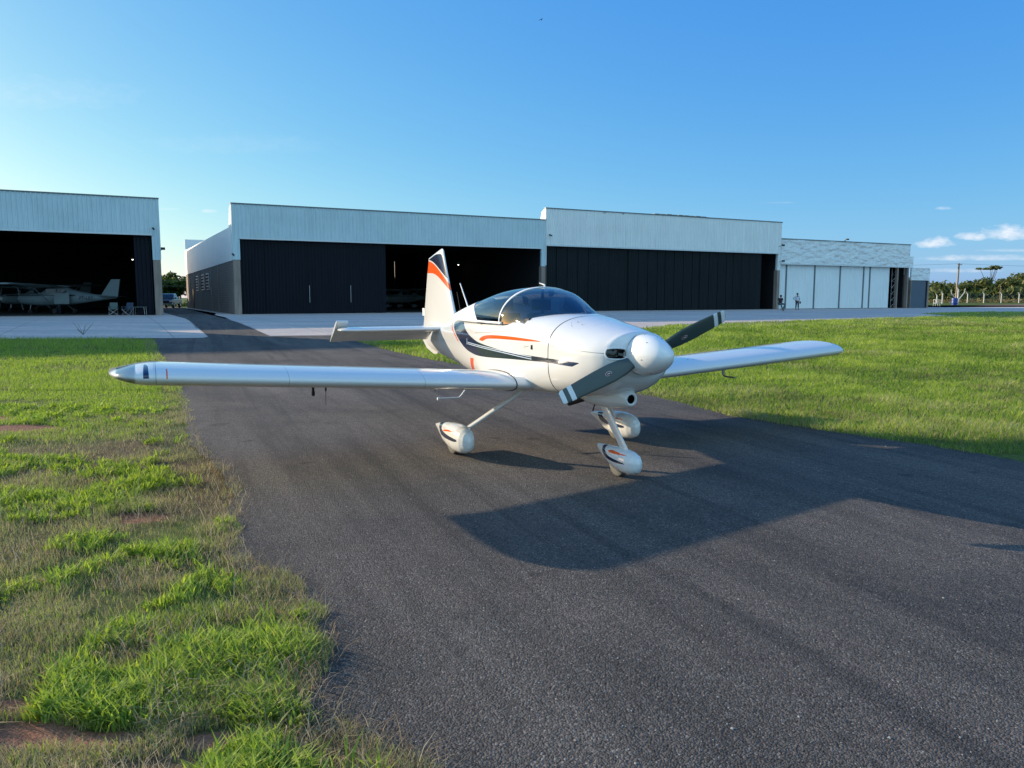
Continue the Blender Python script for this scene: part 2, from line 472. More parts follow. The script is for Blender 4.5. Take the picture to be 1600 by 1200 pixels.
ap1 = [gp(-600, 532), gp(0, 530), gp(318, 528), gp(325, 526), gp(305, 512), gp(290, 498), row(-4.9, 1), row(-5.0, 50), row(-75, 50)]
sheet('concrete_apron', densify(ap1, .5, .03, 4, (6, 7, 8)), .006, M['concrete'], 'pale concrete apron before the left hangar', 'apron')
ap2 = [row(-.8, 45), row(-1.1, 6), gp(335, 492), gp(352, 496), gp(362, 500), gp(378, 505), gp(395, 512), gp(408, 519), gp(422, 525), gp(515, 524), gp(600, 521), gp(700, 518), gp(860, 514),
       gp(1022, 509), gp(1154, 505), gp(1230, 503), gp(1311, 500), gp(1427, 496.5), gp(1493, 493.5), gp(1440, 491), gp(1520, 488.2), gp(1700, 488), gp(2300, 488),
       gp(2300, 481), gp(1600, 479.5), row(90, 3), row(90, 45)]
sheet('concrete_apron', densify(ap2, .5, .03, 5, (0, 25, 26)), .004, M['concrete'], 'long pale concrete apron before the three right hangars', 'apron')
M['redearth'] = simple('red_earth', (.30, .16, .11), .95, var=.4, scale=.6)
sheet('earth_track', densify([gp(1500, 478.4), gp(1600, 478.9), gp(2200, 479.2), gp(2200, 476.2), gp(1600, 476.0), gp(1540, 476.4)], 2, .25, 8), .002, M['redearth'], 'reddish earth track beyond the apron near the fence', 'track')

# ------------------------------------------------------------------ hangars
def corr_sheet(w, z0, z1, pitch=.28, depth=.035, seam=None, y=0.0, seam_w=.02):
    """ribbed sheet in the xz plane facing -y"""
    n = max(1, int(round(w / pitch))); p = w / n
    xs = []; ys = []
    for i in range(n):
        x = i * p
        for fx, d in ((0, 0), (.30, 0), (.42, -1), (.58, -1), (.70, 0)):
            xs.append(x + fx * p); ys.append(y + d * depth)
    xs.append(w); ys.append(y)
    if seam:
        for i in range(len(xs)):
            if (xs[i] % seam) < pitch * .35: ys[i] += depth * .9
    m = len(xs); vs = [(a, b, z0) for a, b in zip(xs, ys)] + [(a, b, z1) for a, b in zip(xs, ys)]
    return vs, [(i, i + 1, m + i + 1, m + i) for i in range(m - 1)]
def _clad(name, c, c2, dirt=.25, rough=.45, wrinkle=False):
    m = Mat(name); co = m.coord('Object')
    streak = m.noise(1.0, 5, .7, m.coord('Object', (3.5, 3.5, .22)))
    f = m.ramp(streak, [(.3, 0.0), (.75, 1.0)])
    cc = m.mix(f, c, c2); d = m.noise(.35, 4, .6, co)
    cc = m.mix(m.ramp(m.noise(1.0, 4, .7, m.coord('Object', (9, 9, .35))), [(.52, 0.0), (.68, .35)]), cc, tuple(v * .62 for v in c))
    cc = m.mix(m.ramp(d, [(.42, 0.0), (.7, dirt)]), cc, tuple(v * .55 for v in c))
    m.set(Base_Color=cc, Roughness=rough, Specular_IOR_Level=(.15 if max(c) < .05 else .5))
    if wrinkle:
        w = m.noise(1.15, 1.5, .5, m.coord('Object', (.8, 1, 1.7), (0, R(24), 0)))
        m.bump(w, 1.0, .35)
    else:
        m.bump(m.noise(.8, 3, .6, co), .35, .06)
    return m.m
M['clad'] = _clad('galvanised_cladding', (.50, .63, .67), (.58, .70, .73))
M['clad2'] = _clad('pale_cladding', (.78, .81, .80), (.84, .86, .84), .15)
M['clad3'] = _clad('wrinkled_cladding', (.72, .75, .75), (.80, .82, .80), .1, .35, True)
M['bluewhite'] = _clad('white_door_sheet', (.74, .79, .80), (.80, .84, .84), .1)
M['blackdoor'] = _clad('black_door_sheet', (.0015, .003, .009), (.003, .006, .015), .2, .4)
M['blackdoor2'] = _clad('dark_green_door_sheet', (.004, .008, .012), (.009, .014, .018), .5, .45)
M['flash'] = simple('white_flashing', (.62, .65, .66), .4, var=.08)
M['darkedge'] = simple('dark_coping', (.12, .15, .16), .5)
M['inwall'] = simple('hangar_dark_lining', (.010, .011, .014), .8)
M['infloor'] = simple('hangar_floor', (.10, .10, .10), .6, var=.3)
M['conc'] = simple('weathered_concrete', (.30, .235, .195), .85, var=.35, scale=2.5)
M['concw'] = simple('whitewashed_concrete', (.45, .45, .42), .8, var=.2)
M['dark'] = simple('dark_void', (.01, .01, .012), .8)
M['roofm'] = simple('grey_roof_sheet', (.35, .37, .38), .5)
def _brick():
    m = Mat('grey_block_wall'); co = m.coord('Object', (1, 1, 1), (R(90), 0, 0))
    t = m.node('ShaderNodeTexCoord'); s = m.node('ShaderNodeSeparateXYZ'); m.l.new(t.outputs['Object'], s.inputs[0])
    c = m.node('ShaderNodeCombineXYZ'); m.l.new(s.outputs[1], c.inputs[0]); m.l.new(s.outputs[2], c.inputs[1])
    b = m.node('ShaderNodeTexBrick'); b.inputs['Scale'].default_value = 1; b.inputs['Brick Width'].default_value = .4; b.inputs['Row Height'].default_value = .2; b.inputs['Mortar Size'].default_value = .012
    b.inputs['Color1'].default_value = (.165, .125, .10, 1); b.inputs['Color2'].default_value = (.21, .16, .13, 1); b.inputs['Mortar'].default_value = (.30, .25, .21, 1)
    m.l.new(c.outputs[0], b.inputs[0])
    n = m.noise(.6, 4); m.set(Base_Color=m.mix(m.ramp(n, [(.4, 0.0), (.8, .4)]), b.outputs[0], (.09, .08, .075)), Roughness=.9); m.bump(b.outputs[1], .4, .01)
    return m.m
M['brick'] = _brick()
M['lamp'] = Mat('lit_lamp').set(Emission_Color=(1, .95, .85), Emission_Strength=4.0).m

def cctv(parent, x, z, name='security_camera'):
    b = MB(); b.box(x - .05, x + .05, -.12, 0, z - .05, z + .05); b.tube((x, -.1, z), (x + .05, -.42, z - .1), .07, .06, 8)
    return b.build(name, M['black'], parent)
def floodlight(parent, x, z, y=-.05):
    b = MB(); b.tube((x, y, z), (x + .1, y - .45, z + .12), .02, .02, 6); b.box(x - .02, x + .26, y - .62, y - .42, z + .02, z + .2)
    return b.build('floodlight', M['black'], parent)

def hangar(name, t0, t1, H, zb, zstrip, depth, fas, label, strips, seam=None, pitch=.28, back_h=None, col_w=.45, roof_h=6.8, left_wall=True, ext=None):
    """t0..t1 along the row; zb underside of the fascia; local x along the row, y to the back"""
    x0, y0 = row(t0, 0); w = t1 - t0
    e = empty(name, (x0, y0, .404), ROW_ROT)
    tag(e, label, 'hangar')
    # fascia: ribbed sheet over a thin box, with coping and lower flashing
    ob = MB(); ob.add(*corr_sheet(w, zb, H, pitch, .055, seam, -.006)); ob.box(0, w, 0, .25, zb + .005, H - .01)
    for (a, b_) in strips: ob.add(*[q if i else [(v[0] + a, v[1], v[2]) for v in q] for i, q in enumerate(corr_sheet(b_ - a, zstrip, zb, pitch, .055, None, -.006))]); ob.box(a, b_, 0, .25, zstrip, zb)
    ob.build('fascia', fas, e)
    c = MB(); c.box(-.04, w + .04, -.07, .30, H, H + .09); c.build('coping', M['darkedge'], e)
    fl = MB(); fl.box(strips[0][1] if strips and strips[0][0] < .1 else 0, w - (strips[-1][1] - strips[-1][0] if strips and strips[-1][1] > w - .1 else 0), -.095, -.068, zb - .02, zb + .10); fl.build('flashing', M['flash'], e)
    for (a, b_) in strips:
        q = MB(); q.box(a + .02, b_ - .02, .02, .5, -.4, zstrip - .002); q.build('column', M['conc'], e)
    # parapet returns, side walls, back wall, roof
    for s in (0, 1):
        xx = 0 if s == 0 else w - .18
        q = MB(); q.box(xx, xx + .18, .51, depth, -.4, 4.15); q.build('side_wall', M['brick'], e)
        q = MB()
        prof = [(.251, 4.153), (depth + .1, 4.153), (depth + .1, roof_h + .35), (1.5, roof_h - .05), (1.1, roof_h + .5), (.75, H - .25), (.251, H - .02)]
        if ext: prof = [(.251, 4.153), (depth + .1, 4.153), (depth + .1, ext), (7.0, ext), (6.9, H - .15), (.251, H - .02)]  # side cladding raised out of view, added to shade the next hangar's wall
        xa, xb = (-.03, .12) if s == 0 else (w - .12, w + .03)
        k = len(prof)
        q.add([(xa, a, b_) for a, b_ in prof] + [(xb, a, b_) for a, b_ in prof], [tuple(range(k)), tuple(range(2 * k - 1, k - 1, -1))] + [(i, (i + 1) % k, k + (i + 1) % k, k + i) for i in range(k)])
        q.build('side_cladding', M['clad2'], e)
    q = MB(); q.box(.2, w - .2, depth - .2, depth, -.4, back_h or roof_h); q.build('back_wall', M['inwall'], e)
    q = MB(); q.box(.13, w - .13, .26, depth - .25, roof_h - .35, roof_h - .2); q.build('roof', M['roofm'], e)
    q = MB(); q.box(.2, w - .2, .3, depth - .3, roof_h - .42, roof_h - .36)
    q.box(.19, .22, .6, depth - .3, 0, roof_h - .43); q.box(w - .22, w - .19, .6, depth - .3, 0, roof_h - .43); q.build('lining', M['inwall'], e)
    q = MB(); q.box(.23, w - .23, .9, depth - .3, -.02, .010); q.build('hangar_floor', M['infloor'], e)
    return e, w

def door(parent, name, x0, x1, z0, z1, mat, y=.30, pitch=.28, seam=None, depth=.03):
    vs, fs = corr_sheet(x1 - x0, z0, z1, pitch, depth, seam, 0)
    b = MB(); b.add([(v[0] + x0, v[1] + y, v[2]) for v in vs], fs); b.box(x0, x1, y + .03, y + .09, z0, z1)
    return b.build(name, mat, parent)

# left hangar, with an added unseen block that lengthens its shadow
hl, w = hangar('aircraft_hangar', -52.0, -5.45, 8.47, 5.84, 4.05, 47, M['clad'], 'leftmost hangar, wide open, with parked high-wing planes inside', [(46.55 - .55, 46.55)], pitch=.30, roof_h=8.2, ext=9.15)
for k in range(3):
    door(hl, 'door_panel', 45.95 - 1.15 + k * .0, 45.95 - .03, .03, 5.86, M['blackdoor'], .45 + k * .28, .28)
cctv(hl, 46.1, 6.35); floodlight(hl, 46.56, 4.75, -.05)
b = MB(); b.box(0, 25, -.1, .5, 8.58, 12.4); b.build('added_shade_block', M['clad'], hl)  # added out of view to carry shadow over the grass and road

# second hangar: black sliding doors closed on its left half
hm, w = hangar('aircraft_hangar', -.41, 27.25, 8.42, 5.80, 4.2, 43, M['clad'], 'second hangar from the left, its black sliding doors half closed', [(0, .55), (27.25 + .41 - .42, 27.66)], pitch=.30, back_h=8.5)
xo = .60
for a, b_ in ((xo + .0, 2.3), (2.32, 5.7), (5.72, 9.1), (9.12, 12.35)):
    d = door(hm, 'sliding_door', a, b_, .03, 5.84, M['blackdoor'], .34 + (.0 if a < 1 else .12) + .003 * a, .26)
    if a > 3:
        q = MB(); q.tube((a + .15, .40, .9), (a + .15, .40, 2.3), .02, .02, 6); q.build('door_handle', M['steel'], d)
cctv(hm, -.02, 4.62)
# louvred windows and service door on the side wall facing the lane (local -x side)
for yy_ in (17.0, 21.5, 27.5):
    b = MB(); b.box(-.05, -.002, yy_, yy_ + 2.3, 2.05, 3.65)
    wn_ = b.build('louvre_window', M['flash'], hm)
    b = MB()
    for k in range(5): b.box(-.09, -.052, yy_ + .1, yy_ + 2.2, 2.15 + k * .3, 2.34 + k * .3)
    b.build('louvre_blades', M['dark'], wn_)
b = MB(); b.box(-.05, -.002, 33.0, 34.6, -.1, 2.3); b.build('service_door', M['blackdoor'], hm)
for yy_ in (9.5, 14.8, 24.6, 31.5, 37):
    b = MB(); b.box(-.06, -.002, yy_, yy_ + .3, -.3, 4.14); b.build('pilaster', M['conc'], hm)
b = MB(); b.box(-.03, 11, 42.0, 42.15, 7.3, 8.5); b.build('rear_parapet', M['clad2'], hm)

# third hangar: tallest, almost closed
h3, w = hangar('aircraft_hangar', 27.28, 57.3, 9.50, 6.10, 4.3, 36, M['clad2'], 'tallest hangar, closed by dark green black ribbed doors', [(0, .08), (30.02 - .45, 30.02)], seam=1.22, pitch=.203, roof_h=7.6)
xs = [.10, 4.9, 9.6, 14.2, 18.8, 23.4, 27.55]
for i in range(6):
    door(h3, 'sliding_door', xs[i], xs[i + 1] - .015, .03, 6.16, M['blackdoor2'], .34 + .06 * (i % 2), .2, 1.2, .028)
cctv(h3, .35, 7.1); floodlight(h3, 29.6, 6.9, -.05); floodlight(h3, 29.7, 5.2, -.05)
b = MB()
for k in range(9): b.box(12.5 + k * .75, 12.5 + k * .75 + .66, -.05, .3, 9.595, 9.64 + .05 * random.random())
b.build('loose_coping_sheet', M['darkedge'], h3)

# fourth hangar: white sliding doors
h4, w = hangar('aircraft_hangar', 57.33, 79.2, 7.74, 4.98, 4.0, 26, M['clad3'], 'low hangar with white sliding doors and wrinkled pale fascia', [], pitch=5.0, roof_h=5.9)
dw = [(.05, 1.12), (1.38, 5.62), (5.87, 9.83), (10.08, 13.88), (14.13, 15.0), (15.25, 18.65)]
for i, (a, b_) in enumerate(dw):
    door(h4, 'sliding_door', a, b_, .05, 4.97, M['bluewhite'], .33, .24)
for i in range(5):
    b = MB(); b.box(dw[i][1] + .02, dw[i + 1][0] - .02, .30, .42, 0, 4.98); b.build('door_frame_post', M['darkedge'], h4)
b = MB(); b.box(0, 21.8, -.03, .3, 4.985, 5.015); b.build('door_track', M['darkedge'], h4)
b = MB(); b.box(19.8, 20.05, .1, .4, -.3, 4.97); b.build('column', M['conc'], h4)
b = MB(); b.box(21.6, 21.85, .0, .4, -.3, 4.97); b.build('column', M['conc'], h4)
b = MB()
for k in range(6):
    z = .1 + k * .8
    b.tube((20.3, 1.2, z), (21.4, 1.2, z), .03, .03, 6); b.tube((20.3, 1.2, z), (21.4, 1.2, z + .8), .025, .025, 6)
for x in (20.3, 21.4): b.tube((x, 1.2, 0), (x, 1.2, 4.9), .035, .035, 6)
b.build('steel_truss', M['steel'], h4)
b = MB(); b.box(21.88, 22.55, -.02, .25, 4.95, 6.35); b.build('side_fascia', M['clad3'], h4)
b = MB(); b.tube((10, 0, 7.84), (10, -.3, 7.99), .04, .04, 6); b.box(9.85, 10.2, -.5, -.3, 7.94, 8.09); b.build('floodlight', M['black'], h4)

# small annex at the right end of the row
x0, y0 = row(79.95, .2)
an = tag(empty('annex_building', (x0, y0, .40), ROW_ROT), 'small low annex with a dark blue roller door at the row end', 'building')
b = MB(); b.box(0, 3.6, 0, .2, 3.45, 5.0); b.build('fascia', M['clad3'], an)
b = MB(); b.box(0, .1, 0, 6, 0, 3.44); b.box(3.3, 3.6, .01, 6, 0, 3.44); b.box(.1, 3.3, 5.8, 6, 0, 3.44); b.box(.0, 3.6, .21, 6, 3.45, 3.6); b.build('wall', M['conc'], an)
b = MB(); b.box(3.12, 3.30, .05, .3, 0, 3.44); b.build('door_jamb', M['dark'], an)
M['roller'] = _clad('dark_blue_roller_door', (.05, .085, .13), (.065, .105, .15), .2)
b = MB()
for k in range(34): b.box(.11, 3.11, .12 - .012 * (k % 2), .2, .0 + k * .1, .1 + k * .1)
b.build('roller_door', M['roller'], an)

# hanging lamps lit inside the hangars
def lamp(px, py, D, r, label):
    x = (px - 800) / F_PX * D; z = CAM_H + (HZ - py) / F_PX * D
    e = empty('hanging_lamp', (x, D, z)); tag(e, label, 'lamp', 'lit lamps inside the hangars')
    b = MB(); b.lathe([(-.02, .1), (.12, .32), (.2, .34), (.34, .08), (.5, .015)], n=14); b.build('lamp_shade', M['darkedge'], e)
    b = MB(); b.lathe([(-r, r * .3), (-r * .7, r * .8), (0, r), (.05, r * .7)], n=12); b.build('bulb', M['lamp'], e)
lamp(717, 414, 88, .08, 'small lit lamp hanging in the half open second hangar')
lamp(214, 406, 76, .08, 'small lit lamp hanging deep in the leftmost hangar')
# ------------------------------------------------------------------ the white light aircraft
# aircraft axes while building: X forward (0 near the firewall), Y to its own right, Z up from the ground
AX, AY, AYAW = 0.758, 7.813, 25.0
# station: X, top, bottom, half width, exponent top, exponent bottom, height of greatest width
ST = np.array([
    (-5.10, 1.235, .955, .012, 2.0, 2.0, 1.12),
    (-4.80, 1.255, .895, .045, 2.0, 2.2, 1.12),
    (-4.40, 1.285, .850, .095, 2.0, 2.4, 1.13),
    (-3.90, 1.345, .815, .165, 2.0, 2.6, 1.14),
    (-3.30, 1.445, .775, .265, 2.0, 3.0, 1.16),
    (-2.60, 1.560, .735, .385, 2.1, 3.6, 1.18),
    (-2.00, 1.610, .710, .475, 2.2, 4.2, 1.19),
    (-1.60, 1.600, .700, .520, 2.3, 4.8, 1.20),
    (-1.00, 1.570, .695, .550, 2.6, 5.0, 1.20),
    (-.50, 1.552, .700, .545, 2.8, 4.6, 1.20),
    (-.10, 1.543, .715, .525, 2.6, 4.0, 1.19),
    (.13, 1.520, .725, .508, 2.35, 3.6, 1.18),
    (.35, 1.487, .740, .495, 2.15, 3.2, 1.17),
    (.60, 1.450, .775, .465, 2.05, 2.9, 1.17),
    (.78, 1.420, .830, .420, 2.05, 2.6, 1.17),
    (.88, 1.402, .885, .375, 2.1, 2.5, 1.17),
    (.94, 1.390, .935, .325, 2.3, 2.4, 1.17),
    (.975, 1.365, .985, .255, 2.2, 2.2, 1.175)])
def stat(x):
    """smooth interpolation of the station table (Catmull-Rom)"""
    xs = ST[:, 0]; i = int(np.clip(np.searchsorted(xs, x) - 1, 0, len(xs) - 2))
    t = (x - xs[i]) / (xs[i + 1] - xs[i]); t = min(max(t, 0), 1)
    p1, p2 = ST[i], ST[i + 1]
    h = xs[i + 1] - xs[i]
    def tan(k):
        if k == 0: return (ST[1] - ST[0]) / (xs[1] - xs[0])
        if k == len(xs) - 1: return (ST[-1] - ST[-2]) / (xs[-1] - xs[-2])
        return (ST[k + 1] - ST[k - 1]) / (xs[k + 1] - xs[k - 1])
    m1, m2 = tan(i) * h, tan(i + 1) * h
    v = (2 * t**3 - 3 * t**2 + 1) * p1 + (t**3 - 2 * t**2 + t) * m1 + (-2 * t**3 + 3 * t**2) * p2 + (t**3 - t**2) * m2
    return v
def halfwidth(x, z):
    _, zt, zb, hw, nt, nb, zm = stat(x)
    if z >= zm: q = min(1, abs((z - zm) / (zt - zm))); return hw * (1 - q**nt) ** (1 / nt)
    q = min(1, abs((zm - z) / (zm - zb))); return hw * (1 - q**nb) ** (1 / nb)

def sdist(px, py, poly):
    """signed distance to a closed outline, positive inside"""
    P_ = np.asarray(poly, float); n = len(P_)
    d = np.full(px.shape, 1e9); ins = np.zeros(px.shape, bool)
    for i in range(n):
        a, b = P_[i], P_[(i + 1) % n]; e = b - a
        t = np.clip(((px - a[0]) * e[0] + (py - a[1]) * e[1]) / max(1e-12, e @ e), 0, 1)
        d = np.minimum(d, np.hypot(px - a[0] - t * e[0], py - a[1] - t * e[1]))
        c = ((a[1] > py) != (b[1] > py)) & (px < (b[0] - a[0]) * (py - a[1]) / (b[1] - a[1] + 1e-12) + a[0])
        ins ^= c
    return np.where(ins, d, -d)
def ldist(px, py, line, w):
    """half width minus distance to an open polyline"""
    d = np.full(px.shape, 1e9)
    for a, b in zip(line[:-1], line[1:]):
        a = np.array(a, float); b = np.array(b, float); e = b - a
        t = np.clip(((px - a[0]) * e[0] + (py - a[1]) * e[1]) / max(1e-12, e @ e), 0, 1)
        d = np.minimum(d, np.hypot(px - a[0] - t * e[0], py - a[1] - t * e[1]))
    return w - d
def smoothline(pts, closed=False, k=6):
    """Catmull-Rom refinement of an outline"""
    n = len(pts); out = []
    P_ = [np.array(p, float) for p in pts]
    for i in range(n if closed else n - 1):
        p0 = P_[(i - 1) % n] if closed or i > 0 else P_[i]; p1 = P_[i]; p2 = P_[(i + 1) % n]; p3 = P_[(i + 2) % n] if closed or i < n - 2 else P_[i + 1]
        for j in range(k):
            t = j / k
            out.append(tuple(.5 * ((2 * p1) + (-p0 + p2) * t + (2 * p0 - 5 * p1 + 4 * p2 - p3) * t * t + (-p0 + 3 * p1 - 3 * p2 + p3) * t**3)))
    if not closed: out.append(tuple(P_[-1]))
    return out

plane = empty('light_aircraft', (AX, AY, 0), R(AYAW) - math.pi / 2)
tag(plane, 'white low-wing light aircraft with orange and navy stripes parked on the asphalt', 'aircraft')

def AC(name, v, f, mat, parent=plane, smooth=True, attrs=None, auto=None):
    v = np.array(v, float); v[:, 1] *= -1
    f = f[:, ::-1].copy() if isinstance(f, np.ndarray) else [tuple(q[::-1]) for q in f]
    o = mesh_obj(name, v, f, mat, parent, smooth, attrs)
    bm = bmesh.new(); bm.from_mesh(o.data); bmesh.ops.recalc_face_normals(bm, faces=bm.faces); bm.to_mesh(o.data); bm.free()
    if auto: o.data.set_sharp_from_angle(angle=R(auto))
    return o
def ACB(name, mb, mat, parent=plane, auto=40):
    return AC(name, mb.v, mb.f, mat, parent, True, None, auto)

def section(x, n, th):
    _, zt, zb, hw, nt, nb, zm = stat(x)
    c, s = np.cos(th), np.sin(th)
    ex = np.where(s >= 0, nt, nb)
    y = hw * np.sign(c) * np.abs(c) ** (2 / ex)
    h = np.where(s >= 0, zt - zm, zm - zb)
    z = zm + h * np.sign(s) * np.abs(s) ** (2 / ex)
    return y, z
NT = 288
TH = np.linspace(0, 2 * math.pi, NT, endpoint=False)
# resample each section evenly along its outline
def even_section(x):
    th = np.linspace(0, 2 * math.pi, 1201)
    y, z = section(x, 0, th)
    L = np.concatenate([[0], np.cumsum(np.hypot(np.diff(y), np.diff(z)))])
    q = np.linspace(0, L[-1], NT, endpoint=False)
    return np.interp(q, L, y), np.interp(q, L, z)

navy_poly = smoothline([(-3.45, 1.50), (-2.95, 1.50), (-2.70, 1.43), (-2.52, 1.385), (-2.369, 1.336), (-2.155, 1.273), (-1.908, 1.221), (-1.607, 1.176), (-1.132, 1.144), (-.618, 1.12), (-.196, 1.114), (.292, 1.110), (.655, 1.103)], False) + \
    smoothline([(.541, 1.061), (.052, 1.067), (-.619, 1.050), (-1.339, 1.021), (-1.769, 1.021), (-2.204, 1.062), (-2.568, 1.147), (-2.893, 1.249), (-3.15, 1.335), (-3.30, 1.40), (-3.42, 1.46)], False)
or_poly = smoothline([(-1.607, 1.206), (-1.494, 1.249), (-1.303, 1.274), (-.996, 1.286), (-.635, 1.288), (-.344, 1.283), (-.084, 1.276), (.176, 1.268)], False) + \
    smoothline([(-.078, 1.262), (-.335, 1.257), (-.623, 1.254), (-.983, 1.248), (-1.233, 1.238), (-1.336, 1.229), (-1.467, 1.198)], False)
tick_poly = [(-2.00, .968), (-1.83, .972), (-1.97, .70), (-2.10, .70)]
pin_o = smoothline([(-3.47, 1.40), (-3.35, 1.342), (-3.184, 1.289), (-2.917, 1.222), (-2.649, 1.134)], False)

def body_attrs(x, y, z, seams=()):
    a = {}
    a['navy'] = sdist(x, z, navy_poly)
    a['orange'] = np.maximum(np.maximum(sdist(x, z, or_poly), sdist(x, z, tick_poly)), ldist(x, z, pin_o, .011))
    a['pin'] = np.full(x.shape, -1.0); a['seam'] = np.full(x.shape, -1.0)
    return a

# fuselage aft of the firewall; the deck is cut down into a cockpit well
xs_f = np.concatenate([np.arange(-5.10, -1.66, .02), [-1.655, -1.65], np.arange(-1.63, -.47, .02), [-.465, -.46], np.arange(-.44, .131, .02)])
vs = []
for x in xs_f:
    y, z = even_section(x)
    if -1.652 < x < -.462:
        well = (np.abs(y) < .47) & (z > 1.3)
        z = np.where(well, .86, z)
        hr = float(np.interp(x, [-1.66, -.93, -.64, -.48, -.42], [1.425, 1.425, 1.443, 1.470, 1.485])); rim = (~well) & (z > hr); z = np.where(rim, hr, z); y = np.where(rim & (np.abs(y) < .475), np.sign(y) * .475, y)
    vs.append(np.stack([np.full(NT, x), y, z], -1))
vs = np.array(vs).reshape(-1, 3)
fcs = grid_faces(len(xs_f), NT)
seams = [([(-1.78, 1.281), (-1.20, 1.312), (-1.07, 1.325), (-.5, 1.345), (-.2, 1.352)], .0035),
         ([(-3.95, 1.243), (-2.9, 1.285), (-2.0, 1.314)], .003), ([(-2.62, .75), (-2.62, 1.6)], .002), ([(-3.3, .75), (-3.3, 1.6)], .002), ([(-4.0, .75), (-4.0, 1.4)], .002), ([(-1.72, .7), (-1.72, 1.28)], .002)]
at = body_attrs(vs[:, 0], vs[:, 1], vs[:, 2], seams)
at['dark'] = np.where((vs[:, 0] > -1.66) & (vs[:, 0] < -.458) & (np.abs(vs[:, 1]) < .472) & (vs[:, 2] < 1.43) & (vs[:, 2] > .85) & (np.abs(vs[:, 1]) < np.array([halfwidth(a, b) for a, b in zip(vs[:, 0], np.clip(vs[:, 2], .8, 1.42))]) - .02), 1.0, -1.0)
fus = AC('fuselage', vs, fcs, M['paint'], attrs=at)

# engine cowling: dense, with the two cooling inlets pushed in
xs_c = np.concatenate([np.arange(.134, .88, .014), np.arange(.88, .975, .005), [.975]])
vs = []
for x in xs_c:
    y, z = even_section(x); vs.append(np.stack([np.full(NT, x), y, z], -1))
y0_, z0_ = even_section(.975)
for k, (s_, dx) in enumerate([(.98, .006), (.95, .012), (.91, .0165), (.86, .0195), (.80, .0215), (.74, .023), (.68, .024), (.62, .0245)]):
    cy, cz = 0.0, 1.178
    vs.append(np.stack([np.full(NT, .975 + dx), y0_ * s_, cz + (z0_ - cz) * s_], -1))
vs = np.array(vs).reshape(-1, 3)
def inlet_sd(y, z):
    # rounded slot beside the spinner
    qy = np.abs(np.abs(y) - .262) - .050; qz = np.abs(z - 1.203) - .012
    return -(np.hypot(np.maximum(qy, 0), np.maximum(qz, 0)) + np.minimum(np.maximum(qy, qz), 0) - .034)
sdv = inlet_sd(vs[:, 1], vs[:, 2])
ins = (sdv > 0) & (vs[:, 0] > .80)
seamc = [([(.15, 1.237), (.47, 1.222), (.64, 1.215), (.80, 1.208), (.97, 1.205)], .0028), ([(.22, 1.36), (.20, 1.40), (.22, 1.455), (.26, 1.475)], .0025)]
at = body_attrs(vs[:, 0], vs[:, 1], vs[:, 2], seamc)
lidr = np.hypot((vs[:, 0] - .36) / 1.15, np.abs(vs[:, 1]) - .20)
at['seam'] = np.maximum(at['seam'], np.where((vs[:, 2] > 1.3) & (vs[:, 1] > 0), .0028 - np.abs(np.hypot((vs[:, 0] - .33) / 1.0, vs[:, 1] - .17) - .17), -1))
for sx, sz in ((.62, 1.23), (.80, 1.222), (.93, 1.217)):
    at['seam'] = np.maximum(at['seam'], .007 - np.hypot(vs[:, 0] - sx, vs[:, 2] - sz))
at['dark'] = np.where(vs[:, 0] > .80, sdv, -1.0)
vs2 = vs.copy(); vs2[ins, 0] -= .10 * np.clip(sdv[ins] / .008, 0, 1)
AC('engine_cowling', vs2, grid_faces(len(vs) // NT, NT), M['paint'], attrs=at)
def ribbon(name, line, w, mat, k=14, off=.0016, sides=(1,), parent=None):
    line = smoothline(line, False, k) if len(line) > 2 else [tuple(np.array(line[0]) + (np.array(line[1]) - np.array(line[0])) * t) for t in np.linspace(0, 1, 40)]
    for s_ in sides:
        vs_ = []
        for i, (x, z) in enumerate(line):
            a = np.array(line[max(0, i - 1)]); b_ = np.array(line[min(len(line) - 1, i + 1)]); t = (b_ - a) / (np.linalg.norm(b_ - a) + 1e-9); nrm = np.array([-t[1], t[0]])
            for q in (1, -1):
                p_ = np.array([x, z]) + nrm * q * w / 2
                vs_.append((p_[0], (halfwidth(p_[0], p_[1]) + off) * s_, p_[1]))
        AC(name, vs_, [(2 * i, 2 * i + 1, 2 * i + 3, 2 * i + 2) for i in range(len(line) - 1)], mat, parent or plane)
def hoop(name, x, w, mat, parent=None, off=.0014, a0=-.2, a1=1.2):
    vs_ = []
    for th in np.linspace(a0 * math.pi, a1 * math.pi, 120):
        for q in (w / 2, -w / 2):
            y, z = section(x + q, 0, np.array([th])); zm = stat(x)[6]
            r_ = math.hypot(y[0], z[0] - zm); vs_.append((x + q, y[0] * (1 + off / r_), zm + (z[0] - zm) * (1 + off / r_)))
    AC(name, vs_, [(2 * i, 2 * i + 1, 2 * i + 3, 2 * i + 2) for i in range(119)], mat, parent or plane)
for ln in ([(-2.10, 1.152), (-.945, 1.127), (-.19, 1.103)], [(-2.10, 1.133), (-.945, 1.109), (-.19, 1.081)]): ribbon('pinstripe', ln, .008, M['pinblue'])
ribbon('pinstripe', [(-2.14, 1.20), (-2.14, 1.12)], .016, M['pinblue'])
ribbon('panel_line', [(-1.78, 1.281), (-1.20, 1.312), (-1.07, 1.325), (-.5, 1.345), (-.2, 1.352)], .005, M['line'], sides=(1, -1))
ribbon('panel_line', [(.15, 1.237), (.47, 1.222), (.64, 1.215), (.80, 1.208), (.955, 1.205)], .0035, M['line'], sides=(1, -1))
hoop('cowl_joint', .132, .003, simple('cowl_joint_line', (.16, .17, .18), .5), a0=.13, a1=.87)
hoop('cowl_joint', .132, .002, simple('cowl_joint_faint', (.42, .43, .44), .5), off=.0010)
for x_ in (-2.62, -3.3, -4.0): hoop('skin_joint', x_, .003, simple('skin_joint_line', (.35, .36, .38), .5))
